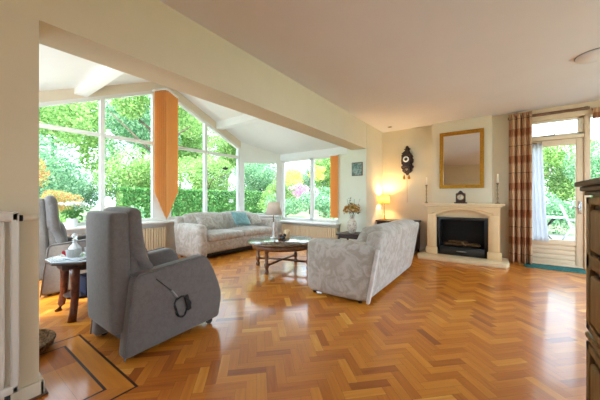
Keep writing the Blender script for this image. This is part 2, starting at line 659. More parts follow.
def build_floor():
    bm = bmesh.new()
    W, L = 0.060, 0.240
    k = 4
    g = 0.0004
    ca, sa = math.cos(R(45)), math.sin(R(45))
    lay_t = bm.faces.layers.float.new('tone')
    uvl = bm.loops.layers.uv.new('grain')
    rnd = random.Random(3)

    def place(u0, v0, u1, v1, horizontal, mtx=None):
        cs = [(u0 + g, v0 + g), (u1 - g, v0 + g), (u1 - g, v1 - g), (u0 + g, v1 - g)]
        pts = []
        for u, v in cs:
            if mtx is None:
                pts.append((ca * u - sa * v - 1.0, sa * u + ca * v + 1.0))
            else:
                pts.append(mtx(u, v))
        cx = sum(p[0] for p in pts) / 4
        cy = sum(p[1] for p in pts) / 4
        if mtx is None and (cx < XG - .3 or cx > 3.5 or cy < -3.8 or cy > YB + .3):
            return
        f = bm.faces.new([bm.verts.new((x, y, 0.0)) for x, y in pts])
        f[lay_t] = min(1, max(0, rnd.gauss(0.46, 0.155)))
        ox, oy = rnd.random() * 20, rnd.random() * 20
        for lp, (u, v) in zip(f.loops, cs):
            a, b = (u, v) if horizontal else (v, u)
            lp[uvl].uv = (a + ox, b + oy)

    rng = 150
    for i in range(-rng, rng):
        for m in range(-30, 30):
            sh = m * 2 * L
            place(i * W + sh, i * W, i * W + sh + L, (i + 1) * W, True)
            place(i * W + sh, (i + 1) * W, (i + 1) * W + sh, (i + 1) * W + L, False)
    for co, no in (((XG, 0, 0), (-1, 0, 0)), ((3.3, 0, 0), (1, 0, 0)), ((0, -2.2, 0), (0, -1, 0)), ((0, YB, 0), (0, 1, 0))):
        bmesh.ops.bisect_plane(bm, geom=list(bm.verts) + list(bm.edges) + list(bm.faces), plane_co=co, plane_no=no, clear_outer=True)
    # cut the framed panel out
    for co, no in (((PX0, 0, 0), (-1, 0, 0)), ((PX1, 0, 0), (1, 0, 0)), ((0, PY0, 0), (0, -1, 0)), ((0, PY1, 0), (0, 1, 0))):
        bmesh.ops.bisect_plane(bm, geom=list(bm.verts) + list(bm.edges) + list(bm.faces), plane_co=co, plane_no=no)
    dead = [f for f in bm.faces if PX0 < f.calc_center_median().x < PX1 and PY0 < f.calc_center_median().y < PY1]
    bmesh.ops.delete(bm, geom=dead, context='FACES')
    d = 0.014
    ident = lambda u, v: (u, v)
    # mitred frame boards
    def quadf(pts, tone, along_x):
        f = bm.faces.new([bm.verts.new((x, y, 0)) for x, y in pts])
        f[lay_t] = tone
        for lp, (u, v) in zip(f.loops, pts):
            lp[uvl].uv = (u, v) if along_x else (v, u)
    a0, a1, b0, b1 = PX0 + d, PX1 - d, PY0 + d, PY1 - d
    quadf([(a0, b1), (a0 + FR, b1 - FR), (a1 - FR, b1 - FR), (a1, b1)], 0.62, True)
    quadf([(a0, b0), (a1, b0), (a1 - FR, b0 + FR), (a0 + FR, b0 + FR)], 0.5, True)
    quadf([(a1, b0), (a1, b1), (a1 - FR, b1 - FR), (a1 - FR, b0 + FR)], 0.55, False)
    quadf([(a0, b0), (a0 + FR, b0 + FR), (a0 + FR, b1 - FR), (a0, b1)], 0.5, False)
    i0, i1, j0, j1 = a0 + FR + d, a1 - FR - d, b0 + FR + d, b1 - FR - d
    x = i0
    n = 9
    bw = (j1 - j0) / n
    for q in range(n):
        cut = i0 + (i1 - i0) * rnd.uniform(0.3, 0.7)
        place(i0, j0 + q * bw, cut, j0 + (q + 1) * bw, True, ident)
        place(cut, j0 + q * bw, i1, j0 + (q + 1) * bw, True, ident)
    me = bpy.data.meshes.new('floor')
    for f in bm.faces:
        if f.normal.z < 0:
            f.normal_flip()
    bm.to_mesh(me)
    bm.free()
    o = bpy.data.objects.new('floor', me)
    COL.objects.link(o)
    me.materials.append(M['floor'])
    o['kind'] = 'structure'
    sub = MB().box((XG - .1, -2.35, -0.15), (3.4, YB + .1, -0.0012)).build('subfloor', 'under', o)
    ins = MB().box((PX0, PY0, -0.02), (PX1, PY1, -0.0006)).build('inlay_strip', 'inlay', o)
    return o


build_floor()

# ---- living room shell
ceil = MB().box((XB, -2.35, H), (3.4, YB + .2, H + .2))
struct('ceiling', ceil, 'ceil')

m = MB()
m.box((XB, -2.35, 0), (XW, 0.365, H))
m.box((XB, 0.365, 2.095), (XW, 5.09, H))
m.box((XB, -2.35, H), (XW - .05, YB + .2, 3.75))
struct('wall_left', m, 'wall')
struct('wall_pier', MB().box((XB - .10, 5.09, 0), (XW, YB + .2, H)), 'pierwhite')
struct('wall_corner', MB().box((XW, 5.095, 0), (XW + .006, YB, H)), 'wall')

# far wall left of the garden door, with the chimney breast
m = MB()
m.box((XW, YB, 0), (0.24, YB + .2, H))
m.box((-1.013, 5.915, 0), (-0.035, YB, H))
struct('wall_far', m, 'wall')
struct('trim_1', MB().box((-0.035, 6.02, 0), (-0.005, YB, H), 0.004), 'cream')

# skirtings
m = MB().box((XW, -2.2, 0), (XW + .018, 0.385, 0.085), 0.005).box((XB - .015, 0.365, 0), (XW + .018, 0.385, 0.085), 0.005)
struct('baseboard_left', m, 'cream')
m = MB().box((XW + .006, 5.10, 0), (XW + .022, YB, 0.09), 0.004)
m.box((XW, YB - .016, 0), (-1.013, YB, 0.09), 0.004)
struct('baseboard_far', m, 'cream')

struct('trim_9', MB().box((XW + .018, -2.2, 0), (XW + .032, 0.398, 0.014), 0.004).box((XB - .015, 0.385, 0), (XW + .032, 0.398, 0.014), 0.004), 'midwood')

# rear and side walls (behind the photographer) with wide windows added to hold the fill lamps
m = MB()
m.box((XB, -2.35, 0), (0.5, -2.2, H)).box((2.9, -2.35, 0), (3.4, -2.2, H))
m.box((0.5, -2.35, 2.45), (2.9, -2.2, H)).box((0.5, -2.35, 0), (2.9, -2.2, 0.12))
struct('wall_back', m, 'wall')
m = MB()
m.box((3.25, -2.2, 0), (3.4, 1.8, H)).box((3.25, 5.4, 0), (3.4, YB + .2, H))
m.box((3.25, 1.8, 2.45), (3.4, 5.4, H)).box((3.25, 1.8, 0), (3.4, 5.4, 0.12))
struct('wall_right', m, 'wall')
struct('wall_nook', MB().box((0.90, 0.5, 0), (1.0, 2.0, H)), 'wall')


def frame_grid(name, axis, fixed, us, zs, t=0.06, depth=0.07, mat='frame', skip=()):
    """straight window: outer frame with mullions and one pane per light"""
    o = None
    m = MB()
    u0, u1, z0, z1 = us[0], us[-1], zs[0], zs[-1]

    def bar(a0, a1, c0, c1):
        if axis == 'x':
            m.box((a0, fixed - depth / 2, c0), (a1, fixed + depth / 2, c1), 0.006)
        else:
            m.box((fixed - depth / 2, a0, c0), (fixed + depth / 2, a1, c1), 0.006)
    for u in us:
        bar(u - t / 2, u + t / 2, z0, z1)
    for z in zs:
        bar(u0, u1, z - t / 2, z + t / 2)
    o = m.build(name, mat)
    o['kind'] = 'structure'
    for a, b in zip(us, us[1:]):
        for c, d in zip(zs, zs[1:]):
            g = MB()
            if axis == 'x':
                g.box((a + t / 2, fixed - .004, c + t / 2), (b - t / 2, fixed + .004, d - t / 2))
            else:
                g.box((fixed - .004, a + t / 2, c + t / 2), (fixed + .004, b - t / 2, d - t / 2))
            g.build('pane', 'glass', o)
    return o


frame_grid('window_added_6', 'x', -2.27, [0.5, 1.7, 2.9], [0.15, 2.42])  # invented rear window, an opening for the rear fill lamp
frame_grid('window_added_7', 'y', 3.32, [1.8, 3.0, 4.2, 5.4], [0.15, 2.42])  # invented right-hand window, an opening for the side fill lamp

# ---- garden door and the big window beside it
DY = 6.05
m = MB()
m.box((0.24, DY - .05, 0), (0.30, DY + .07, 2.42), 0.006)       # left post
m.box((1.135, DY - .06, 0), (1.205, DY + .07, 2.42), 0.006)     # right post
m.box((0.24, DY - .06, 2.40), (3.25, DY + .2, H), 0.006)        # fascia board
m.box((0.24, DY - .05, 2.065), (1.205, DY + .07, 2.125), 0.006)  # transom
m.box((1.205, DY - .05, 0), (3.25, DY + .07, 0.32), 0.006)
m.box((2.2, DY - .05, .32), (2.27, DY + .07, 2.40), 0.006)
m.box((0.30, DY - .05, 0), (1.135, DY + .07, 0.03), 0.004)
fr = struct('window_5', m, 'doorpaint')
MB().box((1.205, DY, .32), (2.2, DY + .008, 2.40)).build('pane', 'glass', fr)
MB().box((2.27, DY, .32), (3.25, DY + .008, 2.40)).build('pane', 'glass', fr)
m = MB()
for b in (((0.30, 2.125), (0.35, 2.40)), ((1.07, 2.125), (1.135, 2.40)), ((0.30, 2.125), (1.135, 2.155)), ((0.30, 2.365), (1.135, 2.40))):
    m.box((b[0][0], DY - .035, b[0][1]), (b[1][0], DY + .03, b[1][1]), 0.005)
tr = m.build('transom_sash', 'cream', fr)
MB().box((0.35, DY, 2.155), (1.07, DY + .006, 2.365)).build('pane', 'glass', tr)
MB().box((0.66, DY - .05, 2.134), (0.80, DY - .035, 2.146), 0.004).tube([(0.70, DY - .05, 2.141), (0.76, DY - .075, 2.136), (0.80, DY - .08, 2.154)], 0.006).build('latch', 'bronze', tr)

m = MB()
m.box((0.305, DY - .04, 0.035), (0.40, DY + .02, 2.06), 0.006)
m.box((1.045, DY - .04, 0.035), (1.13, DY + .02, 2.06), 0.006)
m.box((0.40, DY - .04, 1.965), (1.045, DY + .02, 2.06), 0.006)
m.box((0.40, DY - .04, 0.345), (1.045, DY + .02, 0.43), 0.006)
for k in range(4):
    z0 = 0.035 + k * 0.0775
    m.box((0.40, DY - .034, z0), (1.045, DY + .01, z0 + 0.0665), 0.010)
dr = m.build('door_1', 'doorpaint')
dr['kind'] = 'structure'
MB().box((0.40, DY - .016, .035), (1.045, DY + .008, .345)).build('panel_back', 'doorpaint', dr)
MB().box((0.40, DY - .01, 0.43), (1.045, DY - .002, 1.965)).build('pane', 'glass', dr)
m = MB().box((1.072, DY - .05, 0.86), (1.108, DY - .04, 1.06), 0.004)
m.build('lock_plate', 'silver', dr)
m = MB().cyl((1.09, DY - .05, 0.965), (1.09, DY - .095, 0.965), 0.010).tube([(1.095, DY - .092, 0.965), (1.05, DY - .095, 0.965), (0.985, DY - .092, 0.962)], 0.009)
m.build('door_handle', 'silver', dr)

# ---- sunroom: gable wall of windows, cut corner, garden side, roof
SILL = 0.62
YC0, XC1 = 4.85, -4.71        # ends of the slanted corner
m = MB().box((XG - .12, YS0, 0), (XG, YC0 + .05, SILL))
struct('wall_gable', m, 'sunwhite')
m = MB().prism([(XG, YC0), (XC1, YS1), (XC1 - .085, YS1 + .085), (XG - .085, YC0 + .085)], 'z', 0, SILL)
struct('wall_corner_low', m, 'sunwhite')
m = MB().box((XC1 - .03, YS1, 0), (-2.90, YS1 + .12, 0.49))
struct('wall_garden', m, 'sunwhite')
struct('wall_garden_end', MB().box((-2.935, YS1, 0), (XB - .09, YS1 + .12, 2.32)), 'pierwhite')
m = MB().box((XG - .12, YS0 - .12, 0), (XB, YS0, 0.62)).box((XG - .12, YS0 - .12, 2.15), (XB, YS0, 2.4))
m.box((-2.9, YS0 - .12, 0.62), (XB, YS0, 2.15))
struct('wall_near_side', m, 'sunwhite')
frame_grid('window_added_8', 'x', YS0 - .06, [XG, -4.6, -3.75, -2.9], [0.62, 2.15])  # unseen window added to let more light into the sunroom

# sills
m = MB().box((XG - .05, YS0, 0.622), (-5.22, 4.80, 0.662), 0.008)
struct('trim_2', m, 'frame')
m = MB().prism([(-5.30, 4.775), (XG + .0, 4.86), (XC1 + .02, YS1 - .02), (XC1 + .03, YS1 - .22)], 'z', 0.622, 0.662, 0.006)
struct('trim_3', m, 'frame')
m = MB().box((XC1 + .05, 5.36, 0.495), (-2.88, YS1 + .05, 0.535), 0.008)
struct('trim_4', m, 'frame')


def gable_window():
    t, dp = 0.065, 0.08
    x0, x1 = XG - dp, XG
    m = MB()
    zt = lambda y: roof_z(y) - 0.17 - 0.03      # underside of the raking head
    # raking head, both sides, and the board above it up to the roof
    for sgn in (-1, 1):
        ya, yb = RIDGE_Y, (YS0 if sgn < 0 else YC0 + .02)
        m.prism([(ya, roof_z(ya) - .16), (yb, roof_z(yb) - .16), (yb, roof_z(yb) - .225), (ya, roof_z(ya) - .225)], 'x', x0, x1 + .012)
    posts = [YS0 + .03, 0.92, 1.765, 3.81, YC0 - .02]
    for y in posts:
        wd = 0.032 if y not in (posts[-1],) else 0.045
        m.prism([(y - wd, SILL), (y + wd, SILL), (y + wd, roof_z(y + wd) - .2), (y - wd, roof_z(y - wd) - .2)], 'x', x0, x1 + .01)
    # the wide middle post
    m.prism([(2.60, SILL), (2.98, SILL), (2.98, roof_z(2.98) - .2), (2.83, roof_z(2.83) - .2), (2.60, roof_z(2.60) - .2)], 'x', x0, x1 - .005)
    # transom and bottom rail
    m.box((x0, YS0, 2.165), (x1 + .005, YC0, 2.225), 0.006)
    m.box((x0, YS0, SILL), (x1 + .005, YC0, SILL + .10), 0.006)
    o = m.build('window_1', 'frame')
    o['kind'] = 'structure'
    xs = [(YS0 + .06, 0.888), (0.952, 1.733), (1.797, 2.60), (2.98, 3.778), (3.842, YC0 - .065)]
    for a, b in xs:
        MB().box((XG - .05, a, SILL + .10), (XG - .042, b, 2.165)).build('pane', 'glass', o)
        MB().prism([(a, 2.225), (b, 2.225), (b, roof_z(b) - .225), (a, roof_z(a) - .225)], 'x', XG - .05, XG - .042).build('pane', 'glass', o)
    m = MB()
    for sgn in (-1, 1):
        ya, yb = RIDGE_Y, (YS0 if sgn < 0 else YC0 + .06)
        m.prism([(ya, roof_z(ya) + .02), (yb, roof_z(yb) + .02), (yb, roof_z(yb) - .165), (ya, roof_z(ya) - .165)], 'x', XG - .08, XG + .022)
    m.build('rake_board', 'cream', o)
    return o


gable_window()


def corner_window():
    # along the slanted corner; s runs 0..1 from the gable wall to the garden side
    A, B = Vector((XG, YC0, 0)), Vector((XC1, YS1, 0))
    d = (B - A)
    Ln = d.length
    d.normalize()
    nrm = Vector((-d.y, d.x, 0))       # outwards
    def P(s, z, off):
        p = A + d * s + nrm * off
        return Vector((p.x, p.y, z))
    def slab(m, s0, s1, z00, z01, z10, z11, o0, o1):
        vs = [P(s0, z00, o0), P(s1, z10, o0), P(s1, z11, o0), P(s0, z01, o0), P(s0, z00, o1), P(s1, z10, o1), P(s1, z11, o1), P(s0, z01, o1)]
        bv = [m.bm.verts.new(v) for v in vs]
        for f in ((0, 1, 2, 3), (5, 4, 7, 6), (4, 0, 3, 7), (1, 5, 6, 2), (3, 2, 6, 7), (4, 5, 1, 0)):
            m.bm.faces.new([bv[i] for i in f])
    m = MB()
    z2 = 2.105
    slab(m, -.03, .11, SILL, z2, SILL, z2, -.012, .08)
    slab(m, Ln - .10, Ln + .02, SILL, z2, SILL, z2, -.012, .08)
    slab(m, .11, Ln - .10, SILL, SILL + .09, SILL, SILL + .09, 0, .08)
    slab(m, .11, Ln - .10, z2 - .05, z2, z2 - .05, z2, 0, .08)
    slab(m, -.03, Ln + .02, z2, roof_z(YC0) + .02, z2, roof_z(YS1) + .02, -.012, .08)
    o = m.build('window_2', 'frame')
    o['kind'] = 'structure'
    g = MB()
    slab(g, .11, Ln - .10, SILL + .09, z2 - .05, SILL + .09, z2 - .05, .04, .048)
    g.build('pane', 'glass', o)
    # narrow rolled blind tape at the right reveal
    return o


corner_window()
o = frame_grid('window_3', 'x', YS1 + .05, [XC1 + .06, -3.70, -2.935], [0.56, 2.125], t=0.09, depth=0.08)
struct('trim_5', MB().box((XC1 - .02, YS1 - .01, 2.125), (XB - .09, YS1 + .1, 2.33), 0.005), 'sunwhite')

# sunroom roof boards
m = MB()
for sgn in (-1, 1):
    y_e = RIDGE_Y + sgn * 3.0
    pts = [(RIDGE_Y, RIDGE_Z), (y_e, roof_z(y_e)), (y_e, roof_z(y_e) + .16), (RIDGE_Y, RIDGE_Z + .16)]
    m.prism(pts, 'x', XG - .30, XB)
struct('ceiling_sunroom', m, 'sunwhite')


def purlin(name, y):
    zz = roof_z(y)
    s = math.copysign(1, y - RIDGE_Y)
    hw, dep = 0.085, 0.13
    a, b = y - hw, y + hw
    m = MB().prism([(a, roof_z(a) + .01), (b, roof_z(b) + .01), (b, zz - dep), (a, zz - dep)], 'x', XG - .02, XB, 0.01)
    return struct(name, m, 'sunwhite')


purlin('trim_6', 1.46)
purlin('trim_7', 4.16)
m = MB().prism([(RIDGE_Y - .08, roof_z(RIDGE_Y - .08) + .01), (RIDGE_Y, RIDGE_Z), (RIDGE_Y + .08, roof_z(RIDGE_Y + .08) + .01), (RIDGE_Y + .08, RIDGE_Z - .10), (RIDGE_Y - .08, RIDGE_Z - .10)], 'x', XG - .02, XB)
struct('trim_8', m, 'sunwhite')


# ================================================================= WALL-MOUNTED AND FIXED THINGS
# ---- panel radiator on the pillar
rad = thing('panel_radiator', 'white panel radiator with vertical flutes on the wall at the left edge', 'radiator', (XW + .02, -0.35, 0))
m = MB().box((0.03, -0.62, 0.125), (0.070, 0.622, 1.03), 0.006)
m.box((0.06, .592, .125), (.10, .622, 1.03), .008).box((0.06, -.62, .125), (.10, -.59, 1.03), .008)
m.box((0.06, -.62, .985), (.10, .622, 1.03), .008).box((0.06, -.62, .125), (.10, .622, .165), .008)
m.build('panel', 'radwhite', rad)
for k in range(23):
    y = 0.556 - k * 0.050
    MB().soft((0.066, y - .017, 0.165), (0.102, y + .017, 0.985), r=0.012, n=5).build('flute', 'radwhite', rad)
MB().box((0.022, -0.62, 1.026), (0.104, 0.622, 1.036), 0.003).build('top_grille', 'radwhite', rad)
for y in (-0.5, 0.585):
    MB().cyl((0.06, y, 0.0), (0.06, y, 0.125), 0.011).cyl((0.06, y, 0), (0.06, y, .012), 0.022).build('pipe', 'black', rad)
for y in (-0.45, 0.45):
    MB().box((-0.018, y - .02, 0.3), (0.032, y + .02, 0.9)).build('wall_bracket', 'radwhite', rad)
m = MB().cyl((0.065, 0.622, 0.998), (0.065, 0.640, 0.998), 0.016)
v = m.build('valve_collar', 'black', rad)
MB().cyl((0.065, 0.638, 0.998), (0.065, 0.695, 0.998), 0.017, 0.0155, 20).build('thermostat_knob', 'cream', rad)

# ---- ceiling fittings
t = thing('ceiling_rose', 'flat round white fitting on the ceiling above the right side', 'ceiling light', (0.86, 4.07, H))
MB().lathe([(0, 0), (0.155, 0), (0.158, -0.012), (0.148, -0.03), (0.06, -0.04), (0, -0.04)], n=40).build('disc', 'ceil', t)
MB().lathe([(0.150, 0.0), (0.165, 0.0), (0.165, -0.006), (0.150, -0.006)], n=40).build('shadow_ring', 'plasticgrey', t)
t = thing('ceiling_spot', 'small dark recessed spot in the ceiling above the wall clock', 'ceiling light', (-1.77, 5.66, H))
MB().lathe([(0.032, -0.004), (0.045, -0.004), (0.045, 0), (0.032, 0)], n=24).build('ring', 'bronze', t)
MB().lathe([(0, -0.002), (0.032, -0.002)], n=24).build('lens', 'black', t)

# ---- picture on the pier
t = thing('framed_picture', 'small square landscape painting hung on the white pier', 'picture', (-2.245, 5.09, 1.70))
MB().box((-.115, -.022, -.135), (.115, -.001, .135), 0.003).build('frame', 'midwood', t)


def mat_painting():
    nt = NT('small_landscape')
    f = noise(nt, coords(nt, (9, 9, 14)), 1.0, 5, 0.7, 1.0)
    nt.l(ramp(nt, f, [(0.25, srgb(40, 66, 62)), (0.45, srgb(86, 116, 104)), (0.6, srgb(150, 168, 156)), (0.8, srgb(112, 96, 66))]), nt.b.inputs['Base Color'])
    nt.b.inputs['Roughness'].default_value = 0.5
    return nt.m


MB().box((-.103, -.026, -.123), (.103, -.0225, .123)).build('canvas', mat_painting(), t)

# ---- dark ornamented wall clock with pear weights
t = thing('wall_clock', 'dark carved wall clock with two brass pear weights beside the chimney breast', 'clock', (-1.515, YB, 1.90))
half = [(0, .34), (.018, .325), (.03, .29), (.075, .262), (.045, .25), (.04, .225), (.06, .20), (.05, .17), (.085, .155), (.12, .10), (.105, .07), (.13, .03), (.12, -.03), (.095, -.05), (.10, -.085), (.13, -.10), (.125, -.14), (.10, -.16), (.105, -.20), (.075, -.235), (.04, -.255), (.022, -.285), (0, -.30)]
poly = half + [(-x, z) for x, z in half[-2:0:-1]]
MB().prism(poly, 'y', -0.03, -0.002, 0.004).build('backboard', 'darkwood', t)
m = MB().box((-.075, -.13, -.10), (.075, -.03, .15), 0.006)
m.box((-.09, -.14, -.125), (.09, -.03, -.10), 0.005).box((-.09, -.14, .15), (.09, -.03, .168), 0.005)
m.build('case', 'darkwood', t)
m = MB().ball((0, -.075, .235), .035, 1, 1, 1.2).ball((0, -.075, .29), .02, 1, 1, 1.6).prism([(-.085, .168), (-.03, .215), (0, .225), (.03, .215), (.085, .168)], 'y', -.13, -.03, .004)
m.build('pediment', 'darkwood', t)
for s in (-1, 1):
    MB().lathe([(0, -.10), (.012, -.095), (.014, -.06), (.009, -.04), (.014, 0), (.010, .06), (.014, .10), (0, .115)], (s * .086, -.115, .03), 12).build('column', 'darkwood', t)
m = MB().prism([(-.07, -.125), (-.05, -.20), (0, -.235), (.05, -.20), (.07, -.125)], 'y', -.075, -.03, .004)
m.build('lower_case', 'darkwood', t)
MB().lathe([(0, 0), (.03, 0), (.03, .004), (0, .004)], (0, 0, 0), 20).build('oval_medallion', 'bronze', t).matrix_local = Matrix.Translation((0, -.077, -.17)) @ Matrix.Rotation(R(90), 4, 'X')
d_ = MB().lathe([(.034, 0), (.062, 0), (.062, .006), (.034, .006)], n=32).build('dial_ring', 'ceramic', t)
d_.matrix_local = Matrix.Translation((0, -.131, .035)) @ Matrix.Rotation(R(90), 4, 'X')
d_ = MB().lathe([(0, 0), (.034, 0), (.034, .004), (0, .004)], n=32).build('dial_centre', 'black', t)
d_.matrix_local = Matrix.Translation((0, -.131, .035)) @ Matrix.Rotation(R(90), 4, 'X')
MB().box((-.003, -.141, .035), (.003, -.1385, .080)).box((0, -.141, .032), (.032, -.1385, .038)).build('hands', 'brass', t)
for s in (-1, 1):
    w_ = MB().lathe([(0, -.045), (.02, -.04), (.028, -.02), (.026, 0), (.015, .03), (.006, .05), (0, .055)], (s * .05, -.085, -.345), 16).build('pear_weight', 'brass', t)
    MB().cyl((s * .05, -.085, -.295), (s * .05, -.085, -.11), .003, n=6).build('cord', 'bronze', w_)
MB().cyl((0.005, -.06, -.20), (0.005, -.05, -.88), .0035, n=6).build('chain', 'brass', t)

# ---- mirror
t = thing('wall_mirror', 'tall gilt-framed mirror on the chimney breast', 'mirror', (-0.511, 5.915, 1.838))
hw, hh, fw = 0.360, 0.540, 0.062


def mitre(m, hw, hh, fw, y0, y1):
    for (a, b) in (((-1, -1), (1, -1)), ((1, -1), (1, 1)), ((1, 1), (-1, 1)), ((-1, 1), (-1, -1))):
        o0, o1 = (a[0] * hw, a[1] * hh), (b[0] * hw, b[1] * hh)
        i1, i0 = (b[0] * (hw - fw), b[1] * (hh - fw)), (a[0] * (hw - fw), a[1] * (hh - fw))
        m.prism([o0, o1, i1, i0], 'y', y0, y1)


m = MB()
mitre(m, hw, hh, .030, -.045, -.002)
mitre(m, hw - .028, hh - .028, .024, -.030, -.002)
mitre(m, hw - .050, hh - .050, .014, -.038, -.002)
m.build('gilt_frame', 'gold', t)
MB().box((-hw + .06, -.016, -hh + .06), (hw - .06, -.010, hh - .06)).build('glass', 'mirror', t)

# ---- fireplace
t = thing('fireplace', 'pale limestone fireplace with arched surround below the gilt mirror', 'fireplace', (-0.485, 5.915, 0))
FX = 0.60
m = MB()
# hearth slab with cut front corners
m.prism([(-.70, 0), (-.70, -.46), (-.66, -.62), (.64, -.62), (.68, -.46), (.68, 0)], 'z', 0, .065, .008)
m.build('hearth', 'hearth', t)
arch = [(-.40 + .80 * k / 20, .80 + .108 * math.sin(PI * k / 20) ** 0.85) for k in range(21)]
poly = [(-.565, .065), (-.40, .065)] + arch + [(.40, .065), (.565, .065), (.565, .955), (-.565, .955)]
m = MB().prism(poly, 'y', -.30, -.10)
m.box((-.565, -.29, .065), (-.40, -.002, .955)).box((.40, -.29, .065), (.565, -.002, .955)).box((-.40, -.28, .93), (.40, -.002, .955))
m.build('surround', 'stone', t)
for s in (-1, 1):
    MB().box((s * .585, -.325, .065), (s * .385, -.28, .19), .008).build('plinth_block', 'stone', t)
    MB().box((s * .545, -.315, .19), (s * .42, -.29, .80), .006).build('pilaster_panel', 'stone', t)
# relief line over the arch and spandrel panels
pts = [(-.47 + .94 * k / 24, -.302, .835 + .102 * math.sin(PI * k / 24) ** 0.8) for k in range(25)]
MB().tube(pts, .009, 6).build('arch_moulding', 'stone', t)
m = MB()
m.box((-.64, -.345, .985), (.62, -.002, 1.015), .006).box((-.60, -.32, .955), (.59, -.002, .985), .008)
m.build('mantel_shelf', 'hearth', t)
# recessed panel above the fire
m = MB().box((-.40, -.20, .755), (.40, -.10, .93))
m.build('lintel_panel', 'stone', t)
ins = MB()
ins.box((-.40, -.27, .115), (-.345, -.08, .76), .004).box((.345, -.27, .115), (.40, -.08, .76), .004)
ins.box((-.345, -.27, .71), (.345, -.08, .76), .004).box((-.40, -.27, .065), (.40, -.08, .215), .004)
fi = ins.build('fire_frame', 'black', t)
MB().box((-.36, -.075, .07), (.36, -.06, .75)).box((-.36, -.2, .205), (.36, -.06, .225)).build('firebox', 'blackmat', t)
MB().box((-.345, -.250, .215), (.345, -.245, .71)).build('fire_glass', 'fireglass', t)
MB().box((-.335, -.275, .085), (.335, -.270, .195), .002).build('control_panel', 'black', fi)
MB().box((-.075, -.282, .137), (.075, -.274, .150), .002).build('name_strip', 'silver', fi)
rl = random.Random(5)
for (x, y, z, a, l, r) in ((-.20, -.16, .255, 20, .2, .030), (-.05, -.17, .262, -25, .24, .034), (.14, -.15, .258, 15, .26, .032), (.02, -.13, .300, 60, .18, .024), (.22, -.17, .262, -50, .16, .03), (-.12, -.14, .300, 5, .2, .022)):
    dx, dy = math.cos(R(a)) * l / 2, math.sin(R(a)) * l / 4
    n = 7
    pts = [(x + dx * (2 * k / (n - 1) - 1), y + dy * (2 * k / (n - 1) - 1), z + rl.uniform(-.006, .006)) for k in range(n)]
    MB().tube(pts, [r * rl.uniform(.8, 1.1) for _ in range(n)], 9).build('ceramic_log', 'log', t)

# ---- things on the mantel
MZ = 1.015


def candlestick(x, y, label, clabel, h=.35):
    t = thing('candlestick', label, 'candlestick', (x, y, MZ), 0, 'candlesticks on the mantel')
    MB().lathe([(0, 0), (.034, 0), (.034, .006), (.018, .016), (.008, .028), (0, .03)], n=20).build('foot', 'bronze', t)
    tw = []
    for s in range(2):
        pts = [(.008 * math.cos(k * .55 + s * PI), .008 * math.sin(k * .55 + s * PI), .02 + (h - .06) * k / 24) for k in range(25)]
        tw.append(pts)
    m = MB()
    for pts in tw:
        m.tube(pts, .006, 6)
    m.build('twisted_stem', 'bronze', t)
    MB().lathe([(0, h - .04), (.008, h - .04), (.024, h - .012), (.024, h - .006), (.013, h - .006), (.013, h), (.0, h)], n=20).build('cup', 'bronze', t)
    c = thing('candle', clabel, 'candle', (x, y, MZ + h), 0, 'candles on the mantel')
    MB().lathe([(0, 0), (.0125, 0), (.0115, .14), (.009, .148), (0, .149)], n=16).build('wax', 'wax', c)
    MB().cyl((0, 0, .148), (0, 0, .160), .0012, n=6).build('wick', 'black', c)


candlestick(-1.075, 5.70, 'twisted bronze candlestick on the mantel end nearest the wall clock', 'white candle in the candlestick nearest the wall clock', .36)
candlestick(0.045, 5.70, 'twisted bronze candlestick on the mantel end nearest the banded curtain', 'white candle in the candlestick nearest the banded curtain', .36)

t = thing('mantel_clock', 'small dark wooden mantel clock under the gilt mirror', 'clock', (-.50, 5.70, MZ))
MB().box((-.10, -.05, 0), (.10, .05, .022), .005).build('base', 'darkwood', t)
hp = [(-.075, .022), (-.075, .17)] + [(-.035 + .07 * k / 8 * 1.0, .20 + .035 * math.sin(PI * k / 8)) for k in range(9)] + [(.075, .17), (.075, .022)]
MB().prism(hp, 'y', -.04, .04, .004).build('case', 'darkwood', t)
d_ = MB().lathe([(0, 0), (.05, 0), (.05, .005), (0, .006)], n=28).build('dial', 'paper', t)
d_.matrix_local = Matrix.Translation((0, -.041, .112)) @ Matrix.Rotation(R(90), 4, 'X')
d_ = MB().lathe([(.048, 0), (.056, 0), (.056, .008), (.048, .008)], n=28).build('bezel', 'brass', t)
d_.matrix_local = Matrix.Translation((0, -.041, .112)) @ Matrix.Rotation(R(90), 4, 'X')
MB().box((-.002, -.050, .112), (.002, -.048, .150)).box((-.026, -.050, .110), (.002, -.048, .114)).build('hands', 'black', t)
for s in (-1, 1):
    MB().cyl((s * .068, 0, .17), (s * .068, 0, .195), .010, .004).build('finial', 'brass', t)

# ---- curtains at the garden door


def curtain_mesh(x0, x1, y, z0, z1, folds, amp, gather=0.0, n=90, nz=16):
    m = MB()
    def f(u, v):
        s = u - .5
        wv = math.sin(u * folds * 2 * PI) + .25 * math.sin(u * folds * 4.7 * PI + 1)
        sq = 1 - gather * (1 - v) * (.4 + .6 * (1 - v))
        return Vector((x0 + (x1 - x0) * (u * sq), y + amp * wv * (.8 + .2 * math.cos(v * 3)), z0 + (z1 - z0) * v))
    return m.sheet(f, n, nz)


